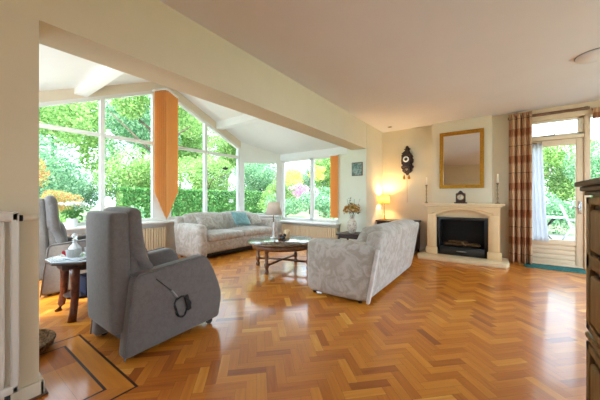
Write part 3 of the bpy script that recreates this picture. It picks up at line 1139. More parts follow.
t = thing('banded_curtain', 'floor-length curtain with rust and beige bands beside the garden door', 'curtain', (0.202, 5.885, 0))
c = curtain_mesh(0.0, .305, 0, .015, 2.52, 4, .052).build('cloth', 'curtain', t)
solidify(c, .004)
hd = curtain_mesh(0.0, .305, 0, 2.50, 2.56, 12, .022).build('heading_tape', 'curtain', t)
solidify(hd, .006)
t = thing('curtain_rail', 'brown wooden curtain rail above the garden door', 'curtain rail', (0.19, 5.968, 2.50))
MB().box((0, -.012, -.022), (1.0, .016, .022), .006).build('rail', 'midwood', t)
for x in (.06, .94):
    MB().box((x, 0, -.02), (x + .04, .021, .03)).build('bracket', 'midwood', t)
t = thing('sheer_curtain', 'white voile drawn aside behind the banded curtain', 'curtain', (0.395, 5.975, 0))
c = curtain_mesh(0.0, .250, 0, .40, 2.03, 5, .018, -.32).build('voile', 'sheer', t)
solidify(c, .002)
MB().cyl((-.02, 0, 2.035), (.25, 0, 2.035), .006).build('voile_rod', 'brass', t)
t = thing('rolled_blind', 'banded blind pulled up above the big window past the door', 'blind', (1.215, 5.93, 2.42))
c = curtain_mesh(0.0, 1.0, 0, -.10, .06, 22, .012).build('cloth', 'curtain', t)
solidify(c, .004)
MB().box((0, .02, .04), (1.0, .07, .065)).build('headrail', 'midwood', t)
t = tag(MB().box((0.40, 5.63, 0.0), (1.12, 5.98, .014), .006).build('door_mat', 'teal_mat'), 'teal doormat on the parquet in front of the garden door', 'doormat')

# ---- vertical slat blinds of the sunroom


def slat_blind():
    t = thing('vertical_blind', 'orange vertical slat blind with pointed bottom on the gable post', 'blind', (XG + .09, RIDGE_Y - .01, 0))
    n = 12
    for k in range(n):
        y = -.235 + .47 * (k + .5) / n
        w_ = .47 / n
        ang = (1 if y < 0 else -1) * R(22)
        zt = roof_z(RIDGE_Y + y) - .215
        def zb(yy):
            return .666 + max(0, (abs(yy)) / .235) * .56
        m = MB()
        a, b = -w_ * .62, w_ * .62
        def P(s, z):
            return Vector((s * math.sin(-ang) + .02, y + s * math.cos(ang), z))
        nz = 1
        m.bm.faces.new([m.bm.verts.new(P(a, zb(y + a))), m.bm.verts.new(P(b, zb(y + b))), m.bm.verts.new(P(b, zt)), m.bm.verts.new(P(a, zt))])
        o = m.build('slat', 'orange', t)
        solidify(o, .003)
    m = MB()
    for s in (-1, 1):
        m.prism([(0, roof_z(RIDGE_Y) - .205), (s * .245, roof_z(RIDGE_Y + s * .245) - .205), (s * .245, roof_z(RIDGE_Y + s * .245) - .165), (0, roof_z(RIDGE_Y) - .165)], 'x', -.065, .04)
    m.build('headrail', 'frame', t)


slat_blind()
t = thing('vertical_blind', 'orange vertical slat blind stacked at the end of the garden-side window', 'blind', (-3.02, 5.54, 0))
for k in range(5):
    x = -.09 + .18 * (k + .5) / 5
    m = MB()
    a = R(28)
    s = .026
    m.bm.faces.new([m.bm.verts.new(v) for v in ((x - s * math.cos(a), -s * math.sin(a), .66), (x + s * math.cos(a), s * math.sin(a), .66), (x + s * math.cos(a), s * math.sin(a), 2.10), (x - s * math.cos(a), -s * math.sin(a), 2.10))])
    solidify(m.build('slat', 'orange', t), .003)
MB().box((-.10, -.02, 2.10), (.10, .045, 2.13), .004).build('headrail', 'frame', t)

t = thing('vertical_blind', 'narrow beige slat blind stacked at the side of the slanted corner window', 'blind', (-4.80, 5.42, 0), R(45))
for k in range(3):
    x = .005 + .02 * k
    MB().box((x, -.02, .70), (x + .004, .02, 2.05)).build('slat', 'tanslat', t)
MB().box((-.02, -.025, 2.05), (.08, .03, 2.08), .003).build('headrail', 'frame', t)

# ---- ribbed radiators under the sunroom sills


def rib_radiator(name, label, length, z0, z1, loc, rz):
    t = thing(name, label, 'radiator', loc, rz)
    m = MB()
    n = int(length / .05)
    for k in range(n):
        y = (k + .5) * length / n
        m.soft((-.05, y - .018, z0 + .03), (.05, y + .018, z1), r=.016, n=4)
    m.build('ribs', 'radbeige', t)
    MB().cyl((0, 0, z0 + .06), (0, length, z0 + .06), .02).cyl((0, 0, z1 - .06), (0, length, z1 - .06), .02).build('header_tube', 'radbeige', t)
    for y in (.15, length - .15):
        MB().box((-.02, y - .015, 0), (.02, y + .015, z0 + .06)).build('foot', 'radbeige', t)
    return t


rib_radiator('column_radiator', 'beige column radiator under the gable window sill', 2.2, .06, .54, (XG + .10, .60, 0), 0)
rib_radiator('column_radiator', 'beige column radiator under the garden-side window sill', 1.62, .06, .44, (-2.95, YS1 - .09, 0), R(90))



# ================================================================= FURNITURE


def recliner(name, label, loc, rz, fabric, s=1.0, cable=False, recline=0.0, tall=1.0):
    t = thing(name, label, 'armchair', loc, rz, 'recliner armchairs by the gable window')
    t.scale = (s, s, s)
    side = [(-.005, .02), (.022, .30), (.055, .545), (.085, .578), (.34, .602), (.585, .624), (.625, .614), (.66, .575), (.71, .475), (.758, .36), (.785, .265), (.782, .19), (.755, .055)]
    for sx in (-1, 1):
        a, b = (.202, .316) if sx > 0 else (-.322, -.205)
        o = MB().prism(side, 'x', a, b, .028).build('arm', fabric, t)
        xo = .312 if sx > 0 else -.318
        pts = [(xo, y + .004, z - .002) for y, z in side[:6]]
        MB().tube(pts, .006, 6).build('piping', fabric, o)
    # seat, footrest, base
    MB().soft((-.205, .10, .30), (.205, .74, .475), r=.07, puff=(0, .01, .03)).build('seat', fabric, t)
    MB().soft((-.2, .70, .10), (.2, .775, .44), r=.03, puff=(0, .012, 0)).build('footrest', fabric, t)
    MB().box((-.21, .06, .07), (.21, .70, .30)).build('base', 'black', t)
    # back: rear shell and two wing cushions
    before = set(t.children)
    lean = R(1.0)
    b_ = MB().soft((-.250, -.045, .175), (.250, .075, 1.005), r=.035, puff=(0, .014, 0), rot=(lean, 0, 0), pivot=(0, 0, .13), n=12)
    b_.build('back_shell', fabric, t)
    m = MB().soft((-.256, .055, .70), (.256, .150, 1.032), r=.05, puff=(0, .02, .008), rot=(R(1.5), 0, 0), pivot=(0, .1, .7), n=12)
    m.build('headrest', fabric, t)
    m = MB().soft((-.235, .06, .42), (.235, .215, .76), r=.06, puff=(0, .03, .0), rot=(R(4), 0, 0), pivot=(0, .1, .45), n=12)
    m.build('back_cushion', fabric, t)
    # wings sweeping down from the headrest to the arms
    for sx in (-1, 1):
        pts = [(sx * .212, .100, .95), (sx * .214, .108, .82), (sx * .216, .130, .70), (sx * .220, .170, .60), (sx * .222, .21, .53)]
        MB().tube(pts, [.045, .050, .050, .048, .04], 10).build('wing', fabric, t)
    for o in set(t.children) - before:
        for v in o.data.vertices:
            y, z = v.co.y, v.co.z
            z = .42 + (z - .42) * (tall if z > .42 else 1)
            dy, dz = y - .12, z - .42
            if dz > 0:
                ca, sa = math.cos(recline), math.sin(recline)
                v.co.y, v.co.z = .12 + dy * ca - dz * sa, .42 + dy * sa + dz * ca
            else:
                v.co.y, v.co.z = y + (-dz) * 0.0, z
    for sx in (-1, 1):
        for y in (.07, .69):
            MB().cyl((sx * .255 - .012, y, .028), (sx * .255 + .012, y, .028), .027, n=16).cyl((sx * .255, y, .03), (sx * .255, y, .075), .012).build('castor', 'black', t)
    if cable:
        x = .323
        MB().cyl((x, .315, .405), (x, .365, .335), .0075).build('cable_plug', 'plasticgrey', t)
        lp = []
        for k in range(44):
            a = k / 43 * 2 * PI * 2.0 + 2.0
            r1, r2 = .055 + .012 * math.sin(k * .9), .085 + .012 * math.cos(k * .6)
            lp.append((x + .004 + .010 * math.sin(k * .7), .385 + r1 * math.cos(a) + .02 * k / 43, .268 + r2 * math.sin(a) * .85 - .01 * k / 43))
        MB().tube([(x, .20, .52), (x, .26, .46), (x, .315, .405)], .0025, 6).tube([(x, .365, .335)] + lp, .0055, 6).build('control_cable', 'cable', t)
        MB().box((x - .004, .425, .215), (x + .012, .460, .34), .004, rot=(R(14), 0, 0)).build('handset', 'cable', t)
    return t


recliner('recliner_armchair', 'taupe recliner armchair seen from behind with black control cable on its side', (-2.297, .765, 0), 0, 'chair', 1.0, True)
recliner('recliner_armchair', 'grey recliner armchair beyond the side table with crystal on it', (-4.36, .80, 0), R(-13), 'chair', 1.0, False, R(2), 1.17)


def sofa(name, label, loc, rz, length, depth, cushions=True, lean=.13, curved=0.0, group='leaf-patterned sofas', strip=0, ct=.25):
    """front towards +x, origin at the foot of the back in the middle"""
    t = thing(name, label, 'sofa', loc, rz, group)
    L = length / 2
    aw = .19
    # plinth base
    MB().soft((.05, -L + .05, .11), (depth - .03, L - .05, .34), r=.03, puff=(.008, 0, 0), n=10).build('base', 'sofa', t)
    MB().box((.09, -L + .2, .035), (depth - .10, L - .2, .125)).build('under_shade', 'black', t)  # black box stands in for the dark shadow beneath the sofa
    for s in (-1, 1):
        y0, y1 = (-L, -L + aw) if s < 0 else (L - aw, L)
        m = MB().soft((.02, y0, .03), (depth, y1, .632), r=.075, puff=(.010, 0.012, .014), n=12)
        for v in m.bm.verts:
            v.co.x -= .115 * max(0, v.co.z) / .63 * (1 - max(0, v.co.x) / depth)
        a_ = m.build('arm', 'sofa', t)
        if s != strip:
            continue
        yy = y0 - .002 if s < 0 else y1 + .002
        m = MB().soft((-.006, min(yy, yy - s * .05), .03), (.032, max(yy, yy - s * .05), .60), r=.012, n=4, rot=(0, R(-10.5), 0), pivot=(.013, yy, .03))
        m.build('edge_strip', 'sofatrim', a_)
    # back, its top leaning out
    m = MB()
    t2 = bmesh.new()
    m.soft((0.0, -L + .035, .05), (.16, L - .035, .755), r=.05, puff=(.012, 0, .012 + curved), n=14)
    for v in m.bm.verts:
        v.co.x -= lean * max(0, (v.co.z - .1)) / .66
    m.build('back', 'sofa', t)
    n = 2
    seatw = (2 * L - 2 * aw) / n
    for k in range(n):
        y0 = -L + aw + k * seatw
        MB().soft((.14, y0 + .004, .315), (depth + .005, y0 + seatw - .004, .455), r=.055, puff=(.008, 0, .022), n=12).build('seat_cushion', 'sofa', t)
        bc = MB().soft((.06, y0 - .03, .40), (ct, y0 + seatw + .03, .79), r=.08, puff=(.04, 0, .02 + curved * .5), n=12)
        for v in bc.bm.verts:
            v.co.x -= (lean + .03) * (v.co.z - .4) / .36
        bc.build('back_cushion', 'sofa', t)
    for x in (.12, depth - .08):
        for s in (-1, 1):
            MB().cyl((x, s * (L - .08), 0), (x, s * (L - .08), .105), .020, .028, 12).build('foot', 'darkwood', t)
    return t


far_sofa = sofa('sofa', 'pale leaf-patterned sofa under the gable window with a teal cushion', (-4.93, 3.80, 0), 0, 2.10, .80, curved=.02)
near_sofa = sofa('sofa', 'leaf-patterned sofa seen from behind between coffee table and fireplace', (-1.03, 3.50, 0), R(180), 1.80, .77, strip=1, ct=.32)


def pillow(name, label, cat, loc, rot, sx, sy, th, mat, group=None):
    m = MB()
    t2 = bmesh.new()
    n = 14
    for sgn in (1, -1):
        def f(u, v, sgn=sgn):
            a, b = u * 2 - 1, v * 2 - 1
            e = max(0, (1 - a ** 4)) ** .5 * max(0, (1 - b ** 4)) ** .5
            k = 1 - .07 * (1 - abs(a)) * abs(b) - .0
            k2 = 1 - .07 * (1 - abs(b)) * abs(a)
            return Vector((a * sx / 2 * k2, b * sy / 2 * k, sgn * th / 2 * e))
        m.sheet(f, n, n)
    bmesh.ops.remove_doubles(m.bm, verts=m.bm.verts, dist=.0008)
    o = m.build(name, mat)
    o.location = loc
    o.rotation_euler = rot
    return tag(o, label, cat, group)


pillow('cushion', 'teal square cushion propped on the sofa under the gable window', 'cushion', (-4.515, 4.03, .668), (R(50), R(5), R(84)), .40, .36, .12, 'teal')
pillow('cushion', 'leaf-patterned cushion at the right arm of the sofa under the gable window', 'cushion', (-4.515, 4.445, .635), (R(52), 0, R(90)), .34, .29, .11, 'sofa', 'leaf-patterned scatter cushions')
pillow('cushion', 'leaf-patterned cushion at the left arm of the sofa under the gable window', 'cushion', (-4.515, 3.145, .635), (R(52), 0, R(90)), .34, .29, .11, 'sofa', 'leaf-patterned scatter cushions')

# ---- round coffee table
t = thing('coffee_table', 'round dark wooden coffee table with crossed stretcher between the sofas', 'table', (-2.745, 3.32, 0), R(-33))
MB().lathe([(0, .412), (.50, .412), (.545, .420), (.555, .432), (.545, .444), (0, .448)], n=56).build('tabletop', 'tabletop', t)
MB().lathe([(.40, .340), (.475, .340), (.475, .413), (.40, .413)], n=56).build('apron', 'midwood', t)
for sx in (-1, 1):
    for sy in (-1, 1):
        MB().lathe([(0, 0), (.024, 0), (.032, .02), (.032, .05), (.022, .065), (.022, .085), (.034, .10), (.034, .15), (.022, .17), (.030, .26), (.022, .30), (.034, .315), (.034, .40), (0, .41)], (sx * .285, sy * .33, 0), 16).build('leg', 'midwood', t)
MB().tube([(-.285, -.33, .125), (0, 0, .135), (.285, .33, .125)], .018, 8).tube([(.285, -.33, .125), (0, 0, .135), (-.285, .33, .125)], .018, 8).build('stretcher', 'midwood', t)

CT = .448
t = thing('table_lamp', 'table lamp with ivory cone shade standing on the coffee table', 'lamp', (-2.985, 3.38, CT))
MB().lathe([(0, 0), (.055, 0), (.055, .012), (.02, .02), (.014, .05), (.020, .09), (.013, .14), (.018, .20), (.012, .25), (.008, .27), (0, .27)], n=20).build('body', 'ceramic', t)
MB().cyl((0, 0, .26), (0, 0, .44), .009).build('stem', 'bronze', t)
sh = MB().lathe([(.142, .385), (.088, .60)], n=32).build('shade', 'shade_white', t)
solidify(sh, .003)
MB().lathe([(0, .44), (.03, .455), (.03, .50), (0, .53)], n=14).build('bulb', 'ceramic', t)
t = thing('mug', 'brown stoneware mug beside the lamp on the coffee table', 'mug', (-2.80, 3.33, CT))
MB().lathe([(0, 0), (.036, 0), (.040, .01), (.040, .075), (.036, .075), (.035, .012), (0, .010)], n=20).build('cup', 'midwood', t)
MB().tube([(.038, 0, .062), (.062, 0, .056), (.064, 0, .03), (.038, 0, .02)], .006, 8).build('handle', 'midwood', t)
t = thing('figurine', 'small dark seated bird figurine on the coffee table', 'figurine', (-2.70, 3.28, CT))
MB().ball((0, 0, .035), .035, 1.2, .8, 1).ball((.03, 0, .085), .020).cyl((.045, 0, .085), (.066, 0, .080), .006, .001, 8).build('body', 'black', t)
MB().tube([(-.03, 0, .03), (-.06, 0, .05), (-.075, 0, .07)], [.014, .011, .004], 8).build('tail', 'black', t)
t = thing('tealight_house', 'beige carved tealight holder behind the figurine on the coffee table', 'candle holder', (-2.78, 3.48, CT))
MB().box((-.035, -.035, 0), (.035, .035, .10), .006).prism([(-.045, .10), (0, .15), (.045, .10)], 'y', -.04, .04, .003).build('body', 'stone', t)
MB().box((-.012, -.038, .03), (.012, -.034, .07)).build('opening', 'blackmat', t)

# ---- octagonal side table with crystal
t = thing('side_table', 'octagonal dark wooden side table with curved legs between the armchairs', 'table', (-3.26, .92, 0), R(0))
oct_ = [(.31 * math.cos(R(22.5 + 45 * k)), .31 * math.sin(R(22.5 + 45 * k))) for k in range(8)]
MB().prism(oct_, 'z', .508, .531, .006).build('tabletop', 'darkwood', t)
MB().prism([(x * .985, y * .985) for x, y in oct_], 'z', .5315, .540, .002).build('glass_top', 'tableglass', t)
MB().prism([(x * .72, y * .72) for x, y in oct_], 'z', .445, .507, .004).build('apron', 'darkwood', t)
for sx in (-1, 1):
    for sy in (-1, 1):
        pts = [(sx * .165, sy * .135, .475), (sx * .160, sy * .130, .36), (sx * .165, sy * .133, .20), (sx * .185, sy * .150, .07), (sx * .205, sy * .165, 0.0)]
        MB().tube(pts, [.040, .034, .031, .030, .034], 10).build('leg', 'redwood', t)
MB().prism([(x * .58, y * .58) for x, y in oct_], 'z', .17, .19, .004).build('shelf', 'darkwood', t)
t = thing('magazine_box', 'dark blue box on the shelf of the octagonal side table', 'box', (-3.20, .94, .191))
MB().box((-.10, -.07, 0), (.10, .07, .15), .006).build('body', 'bluebox', t)
MB().box((-.104, -.074, .145), (.104, .074, .17), .004).build('lid', 'bluebox', t)
TZ = .540
t = thing('glass_tray', 'clear glass tray holding the crystal on the side table', 'tray', (-3.23, .86, TZ), R(15))
MB().soft((-.19, -.12, 0), (.19, .12, .012), r=.006, n=5).build('plate', 'crystal', t)
MB().tube([(.19 * math.cos(a), .125 * math.sin(a), .014) for a in [2 * PI * k / 32 for k in range(32)]], .006, 6, True).build('rim', 'crystal', t)
TZ2 = TZ + .014
t = thing('decanter', 'cut crystal decanter standing on the glass tray', 'decanter', (-3.27, .83, TZ2))
MB().lathe([(0, 0), (.045, 0), (.052, .02), (.050, .07), (.030, .10), (.017, .115), (.017, .145), (.026, .155), (0, .155)], n=10, smooth=False).build('bottle', 'crystal', t)
MB().lathe([(0, .155), (.012, .157), (.026, .185), (.022, .205), (0, .215)], n=8, smooth=False).build('stopper', 'crystal', t)
for k, (x, y, lb) in enumerate(((-3.355, .845, 'crystal tumbler on the tray nearest the pillar'), (-3.20, .775, 'crystal tumbler on the tray in front of the decanter'), (-3.11, .90, 'crystal tumbler on the tray nearest the taupe armchair'), (-3.24, .925, 'crystal tumbler on the tray behind the decanter'))):
    g = tag(MB().lathe([(0, 0), (.026, 0), (.031, .07), (.028, .07), (.024, .008), (0, .008)], n=12, smooth=False).build('tumbler', 'crystal'), lb, 'glass', 'crystal tumblers on the tray')
    g.location = (x, y, TZ2)
hp = []
for k in range(28):
    a = 2 * PI * k / 28
    hp.append((.0019 * 16 * math.sin(a) ** 3, .034 + .0019 * (13 * math.cos(a) - 5 * math.cos(2 * a) - 2 * math.cos(3 * a) - math.cos(4 * a))))
g = tag(MB().prism(hp, 'y', -.008, .008, .002).build('glass_heart', 'redglass'), 'small red glass heart on the crystal tray', 'ornament')
g.location = (-3.275, .765, TZ2)
g.rotation_euler = (0, 0, R(75))

# ---- side table with vase at the far end of the near sofa
t = thing('lamp_table', 'small square dark side table carrying the flower vase', 'table', (-2.20, 4.755, 0))
MB().box((-.235, -.235, .415), (.235, .235, .445), .006).build('tabletop', 'darkwood', t)
MB().box((-.20, -.20, .36), (.20, .20, .415), .004).build('apron', 'darkwood', t)
for sx in (-1, 1):
    for sy in (-1, 1):
        MB().cyl((sx * .19, sy * .19, 0), (sx * .19, sy * .19, .37), .014, .022, 10).build('leg', 'darkwood', t)
MB().box((-.19, -.19, .14), (.19, .19, .155), .004).build('shelf', 'darkwood', t)
t = thing('flower_vase', 'painted ceramic vase standing on the small square side table', 'vase', (-2.20, 4.74, .445))
MB().lathe([(0, 0), (.05, 0), (.055, .015), (.092, .088), (.098, .15), (.077, .225), (.048, .262), (.046, .292), (.06, .318), (.053, .318), (.041, .290), (.041, .262), (0, .25)], n=28).build('body', 'vase', t)


def leaves(name, mat, n, fpos, size, rnd, parent=None, flat=0.0, aspect=.55):
    bm = bmesh.new()
    for k in range(n):
        p = Vector(fpos(rnd))
        d = Vector((rnd.gauss(0, 1), rnd.gauss(0, 1), rnd.gauss(0, 1) * (1 - flat))).normalized()
        e = d.orthogonal().normalized()
        e = Matrix.Rotation(rnd.random() * 2 * PI, 3, d) @ e
        s = size * rnd.uniform(.6, 1.3)
        q = d * s
        r_ = e * s * aspect
        nn = d.cross(e) * s * .18
        vs = [bm.verts.new(x) for x in (p - q, p + r_ + nn, p + q, p - r_ + nn)]
        bm.faces.new(vs)
    me = bpy.data.meshes.new(name)
    bm.to_mesh(me)
    bm.free()
    me.materials.append(M[mat])
    o = bpy.data.objects.new(name, me)
    COL.objects.link(o)
    if parent is not None:
        o.parent = parent
    return o


rb = random.Random(12)
t = thing('flower_bouquet', 'orange and straw-coloured dried bouquet in the painted vase', 'flowers', (-2.20, 4.74, .445))


def dome(rx, rz, z0):
    def f(r):
        while True:
            x, y, z = r.uniform(-1, 1), r.uniform(-1, 1), r.uniform(-.25, 1)
            if .35 < x * x + y * y + z * z < 1:
                return (x * rx, y * rx, z0 + z * rz)
    return f


leaves('blossom', 'bouquet', 170, dome(.17, .125, .425), .024, rb, t, 0, .8)
leaves('pale_blossom', 'palebloom', 110, dome(.185, .15, .43), .022, rb, t, 0, .8)
leaves('sprig', 'bouquetgreen', 24, lambda r: (-.055 + r.gauss(0, .012), .02 + r.gauss(0, .012), r.uniform(.5, .68)), .018, rb, t, 0, .4)
leaves('foliage', 'bouquetgreen', 120, dome(.16, .17, .41), .026, rb, t, 0, .4)
m = MB()
for k in range(9):
    a = k * 2.4
    r_ = .05 + .012 * k
    m.tube([(.01 * math.cos(a), .01 * math.sin(a), .27), (r_ * .5 * math.cos(a), r_ * .5 * math.sin(a), .40), (r_ * math.cos(a), r_ * math.sin(a), .50 + (.15 if k % 4 == 0 else 0))], .003, 5)
m.build('stems', 'stem', t)

# ---- corner chest with the lit lamp
t = thing('corner_chest', 'low dark wooden chest in the corner behind the sofa', 'chest', (-1.66, 5.80, 0))
MB().box((-.36, -.22, .06), (.40, .23, .62), .006).build('carcass', 'darkwood', t)
MB().box((-.385, -.24, .62), (.425, .235, .65), .008).build('top', 'darkwood', t)
for s in (-1, 1):
    d_ = MB().box((.02 + s * .195 - .18, -.235, .09), (.02 + s * .195 + .18, -.22, .59), .005).build('door', 'darkwood', t)
    MB().ball((.02 + s * .03, -.245, .36), .012).build('knob', 'brass', d_)
for sx in (-.33, .37):
    for sy in (-.19, .20):
        MB().cyl((sx, sy, 0), (sx, sy, .062), .02, .026, 10).build('foot', 'darkwood', t)
t = thing('table_lamp', 'lit table lamp with warm yellow shade on the corner chest', 'lamp', (-1.93, 5.79, .65))
MB().lathe([(0, 0), (.06, 0), (.06, .010), (.02, .022), (.010, .05), (.014, .07), (.008, .10), (0, .10)], n=20).build('base', 'brass', t)
MB().cyl((0, 0, .09), (0, 0, .36), .007).build('stem', 'bronze', t)
sh = MB().lathe([(.112, .345), (.095, .515)], n=32).build('shade', 'shade_lit', t)
solidify(sh, .002)
MB().ball((0, 0, .42), .026, 1, 1, 1.3).build('bulb', 'bulb', t)
ld = bpy.data.lights.new('lamp_glow', 'POINT')
ld.energy = 20
ld.color = (1.0, .66, .30)
ld.shadow_soft_size = .045
lo = bpy.data.objects.new('lamp_glow', ld)
COL.objects.link(lo)
lo.parent = t
lo.location = (0, 0, .46)

# ---- oak sideboard at the right edge
t = thing('oak_sideboard', 'smoked oak sideboard with raised panel doors at the right edge', 'cabinet', (.388, 1.965, 0))
MB().box((.012, -1.0, .05), (.48, 0, 1.13), .004).build('carcass', 'oak', t)
MB().box((-.012, -1.02, 0), (.48, .012, .06), .006).box((-.012, -1.015, .395), (.48, .010, .425), .008).build('plinth', 'oak', t)
m = MB()
m.box((-.015, -1.02, 1.115), (.49, .010, 1.135), .006).box((-.030, -1.03, 1.135), (.49, .022, 1.160), .008).box((-.048, -1.045, 1.160), (.49, .034, 1.185), .007)
m.build('cornice', 'oakdark', t)


def keyhole_panel(m, y0, y1, z0, z1):
    m.box((-.008, y0, z0), (.004, y1, z1), .005)


for k in range(2):
    yb = -.5 * k - .012
    ya = -.5 * (k + 1) + .04 - (0 if k else -.0)
    d_ = MB()
    # stiles and rails of the upper door
    d_.box((-.012, ya, .445), (.014, ya + .07, 1.105), .004).box((-.012, yb - .055, .445), (.014, yb, 1.105), .004)
    d_.box((-.012, ya, 1.068), (.014, yb, 1.105), .004).box((-.012, ya, .760), (.014, yb, .825), .004).box((-.012, ya, .445), (.014, yb, .48), .004)
    d_ = d_.build('door', 'oak', t)
    MB().box((.006, ya + .06, .47), (.010, yb - .05, 1.075)).build('recess_shade', 'black', d_)  # black sheet gives the door panel recess its deep shade
    for z0, z1 in ((.85, 1.045), (.505, .735)):
        MB().box((-.020, ya + .10, z0), (.008, yb - .105, z1), .012, 3).build('raised_panel', 'oak', d_)
        for zc in (z0 - .012, z1 + .012):
            MB().prism([(yb - .056, zc), (yb - .056, zc + (.014 if zc > z0 else -.014)), (yb - .085, zc + (.014 if zc > z0 else -.014))], 'x', -.010, .006).build('corner_block', 'oak', d_)
    l_ = MB()
    l_.box((-.012, ya, .07), (.014, ya + .07, .385), .004).box((-.012, yb - .055, .07), (.014, yb, .385), .004)
    l_.box((-.012, ya, .345), (.014, yb, .385), .004).box((-.012, ya, .07), (.014, yb, .11), .004)
    l_ = l_.build('drawer', 'oak', t)
    MB().box((.006, ya + .06, .10), (.010, yb - .05, .355)).build('recess_shade', 'black', l_)  # same black sheet as shade behind the lower panel
    MB().box((-.020, ya + .10, .135), (.008, yb - .105, .32), .012, 3).build('raised_panel', 'oak', l_)
    MB().lathe([(0, 0), (.012, .004), (.014, .016), (.006, .022), (0, .022)], n=14).build('knob', 'bronze', d_).matrix_local = Matrix.Translation((-.032, ya + .025, .79)) @ Matrix.Rotation(R(90), 4, 'Y')

# ---- round wicker basket on the floor behind the pillar
t = thing('wicker_basket', 'low round wicker basket on the floor behind the pillar', 'basket', (-2.735, .33, 0))
MB().lathe([(0, 0), (.20, 0), (.235, .03), (.24, .065), (.225, .07), (.215, .035), (.19, .012), (0, .012)], n=40).build('bowl', 'wicker', t)
MB().tube([(.235 * math.cos(2 * PI * k / 40), .235 * math.sin(2 * PI * k / 40), .068 + .004 * (k % 2)) for k in range(40)], .012, 8, True).build('rim', 'wicker', t)

# ---- window sill plants
t = thing('potted_plant', 'pale umbel-flowered plant in a white pot on the gable window sill', 'plant', (-5.36, 1.33, .662))
MB().lathe([(0, 0), (.055, 0), (.065, .01), (.075, .13), (.068, .13), (.06, .015), (0, .012)], n=24).build('pot', 'ceramic', t)
rp = random.Random(4)
m = MB()
for k in range(7):
    a = k * .9
    m.tube([(0, 0, .11), (.05 * math.cos(a), .06 * math.sin(a), .24), (.05 * math.cos(a) * 1.4, .10 * math.sin(a), .35)], .004, 5)
m.build('stems', 'stem', t)
leaves('blossom', 'petal_white', 130, lambda r: (r.gauss(0, .05), r.gauss(0, .09), .36 + r.gauss(0, .012)), .022, rp, t, .6, .9)
leaves('foliage', 'leaf_pot', 60, lambda r: (r.gauss(0, .05), r.gauss(0, .06), .2 + r.gauss(0, .05)), .04, rp, t)
t = thing('orchid', 'white orchid on the gable window sill behind the sofa', 'plant', (-5.34, 4.36, .662))
MB().lathe([(0, 0), (.045, 0), (.055, .10), (.05, .10), (.04, .01), (0, .01)], n=20).build('pot', 'ceramic', t)
MB().tube([(0, 0, .08), (0, .02, .22), (0, .06, .36), (0, .14, .40)], .004, 6).build('stems', 'stem', t)
leaves('blossom', 'petal_white', 26, lambda r: (r.gauss(0, .015), .10 + r.gauss(0, .045), .385 + r.gauss(0, .02)), .03, rp, t, .2, .9)
leaves('foliage', 'leaf_pot', 10, lambda r: (r.gauss(0, .03), r.gauss(0, .04), .13 + r.gauss(0, .02)), .07, rp, t, .5, .4)

bp = [(-.10, .0), (-.07, .03), (-.02, .045), (.02, .08), (.01, .045), (.05, .04), (.085, .05), (.10, .03), (.075, .012), (.05, -.01), (.01, -.03), (-.04, -.02)]
g = tag(MB().prism(bp, 'x', 0, .002).build('bird_sticker', 'black'), 'black bird silhouette stuck on the gable window glass', 'sticker')
g.location = (XG - .0415, 4.40, 1.85)

# ================================================================= GARDEN
m = MB().box((-60, -40, -.4), (40, 70, -.16))
struct('ground', m, 'grass')
m = MB().box((-2.0, YB + .25, -.17), (6, 12.5, -.10))
struct('ground_terrace', m, 'darkpaving')
struct('ground_bounce', MB().box((-10.5, -4, -.17), (XG - .13, 9.0, -.10)).box((XG - .13, YS1 + .3, -.17), (-2.0, 9.0, -.10)), 'paving')  # unseen pale paving added to bounce sunlight onto the sunroom ceiling

PR = {}


def crown_proto(key, mat, n, size, rx, rz, seed, hollow=.3):
    rnd = random.Random(seed)
    blobs = [(rnd.uniform(-.55, .55) * rx, rnd.uniform(-.55, .55) * rx, rnd.uniform(-.5, .6) * rz, rnd.uniform(.35, .6)) for _ in range(9)]
    def f(r):
        b = blobs[r.randrange(len(blobs))]
        while True:
            x, y, z = r.uniform(-1, 1), r.uniform(-1, 1), r.uniform(-1, 1)
            q = x * x + y * y + z * z
            if hollow < q < 1:
                return (b[0] + x * rx * b[3], b[1] + y * rx * b[3], b[2] + z * rz * b[3])
    o = leaves('crown', mat, n, f, size, rnd)
    PR[key] = o.data
    bpy.data.objects.remove(o)


crown_proto('a', 'leaf_tree', 15000, .066, 2.2, 2.0, 1)
crown_proto('b', 'leaf_tree', 15000, .066, 2.0, 2.4, 2)
crown_proto('c', 'leaf_cool', 15000, .066, 2.2, 2.1, 3)
crown_proto('s', 'leaf_cool', 3600, .042, .8, .65, 4)
crown_proto('sg', 'leaf_tree', 3600, .042, .8, .65, 8)
crown_proto('y', 'leaf_yellow', 2500, .045, .8, .7, 5)
crown_proto('r', 'leaf_red', 2200, .045, .8, .6, 6)
crown_proto('p', 'petal_pink', 900, .05, .75, .55, 7)


def mesh_obj(name, me, parent):
    o = bpy.data.objects.new(name, me)
    COL.objects.link(o)
    o.parent = parent
    return o


def trunk_mesh(seed, h):
    r = random.Random(seed)
    m = MB()
    m.tube([(0, 0, -.3), (r.uniform(-.05, .05), r.uniform(-.05, .05), h * .5), (r.uniform(-.15, .15), r.uniform(-.15, .15), h)], [.16, .12, .08], 10)
    for k in range(6):
        a = k * 1.1 + r.random()
        z0 = h * r.uniform(.55, .95)
        m.tube([(0, 0, z0), (.6 * math.cos(a), .6 * math.sin(a), z0 + .5), (1.5 * math.cos(a), 1.5 * math.sin(a), z0 + r.uniform(.6, 1.4))], [.06, .04, .015], 6)
    return m


def tree(x, y, h, sc, key, label, group, seed):
    t = thing('garden_tree', label, 'tree', (x, y, -.16), random.Random(seed).uniform(0, 6), group)
    o = mesh_obj('crown', PR[key], t)
    o.location = (0, 0, h)
    o.scale = (sc, sc, sc)
    trunk_mesh(seed, h).build('trunk', 'bark', t)


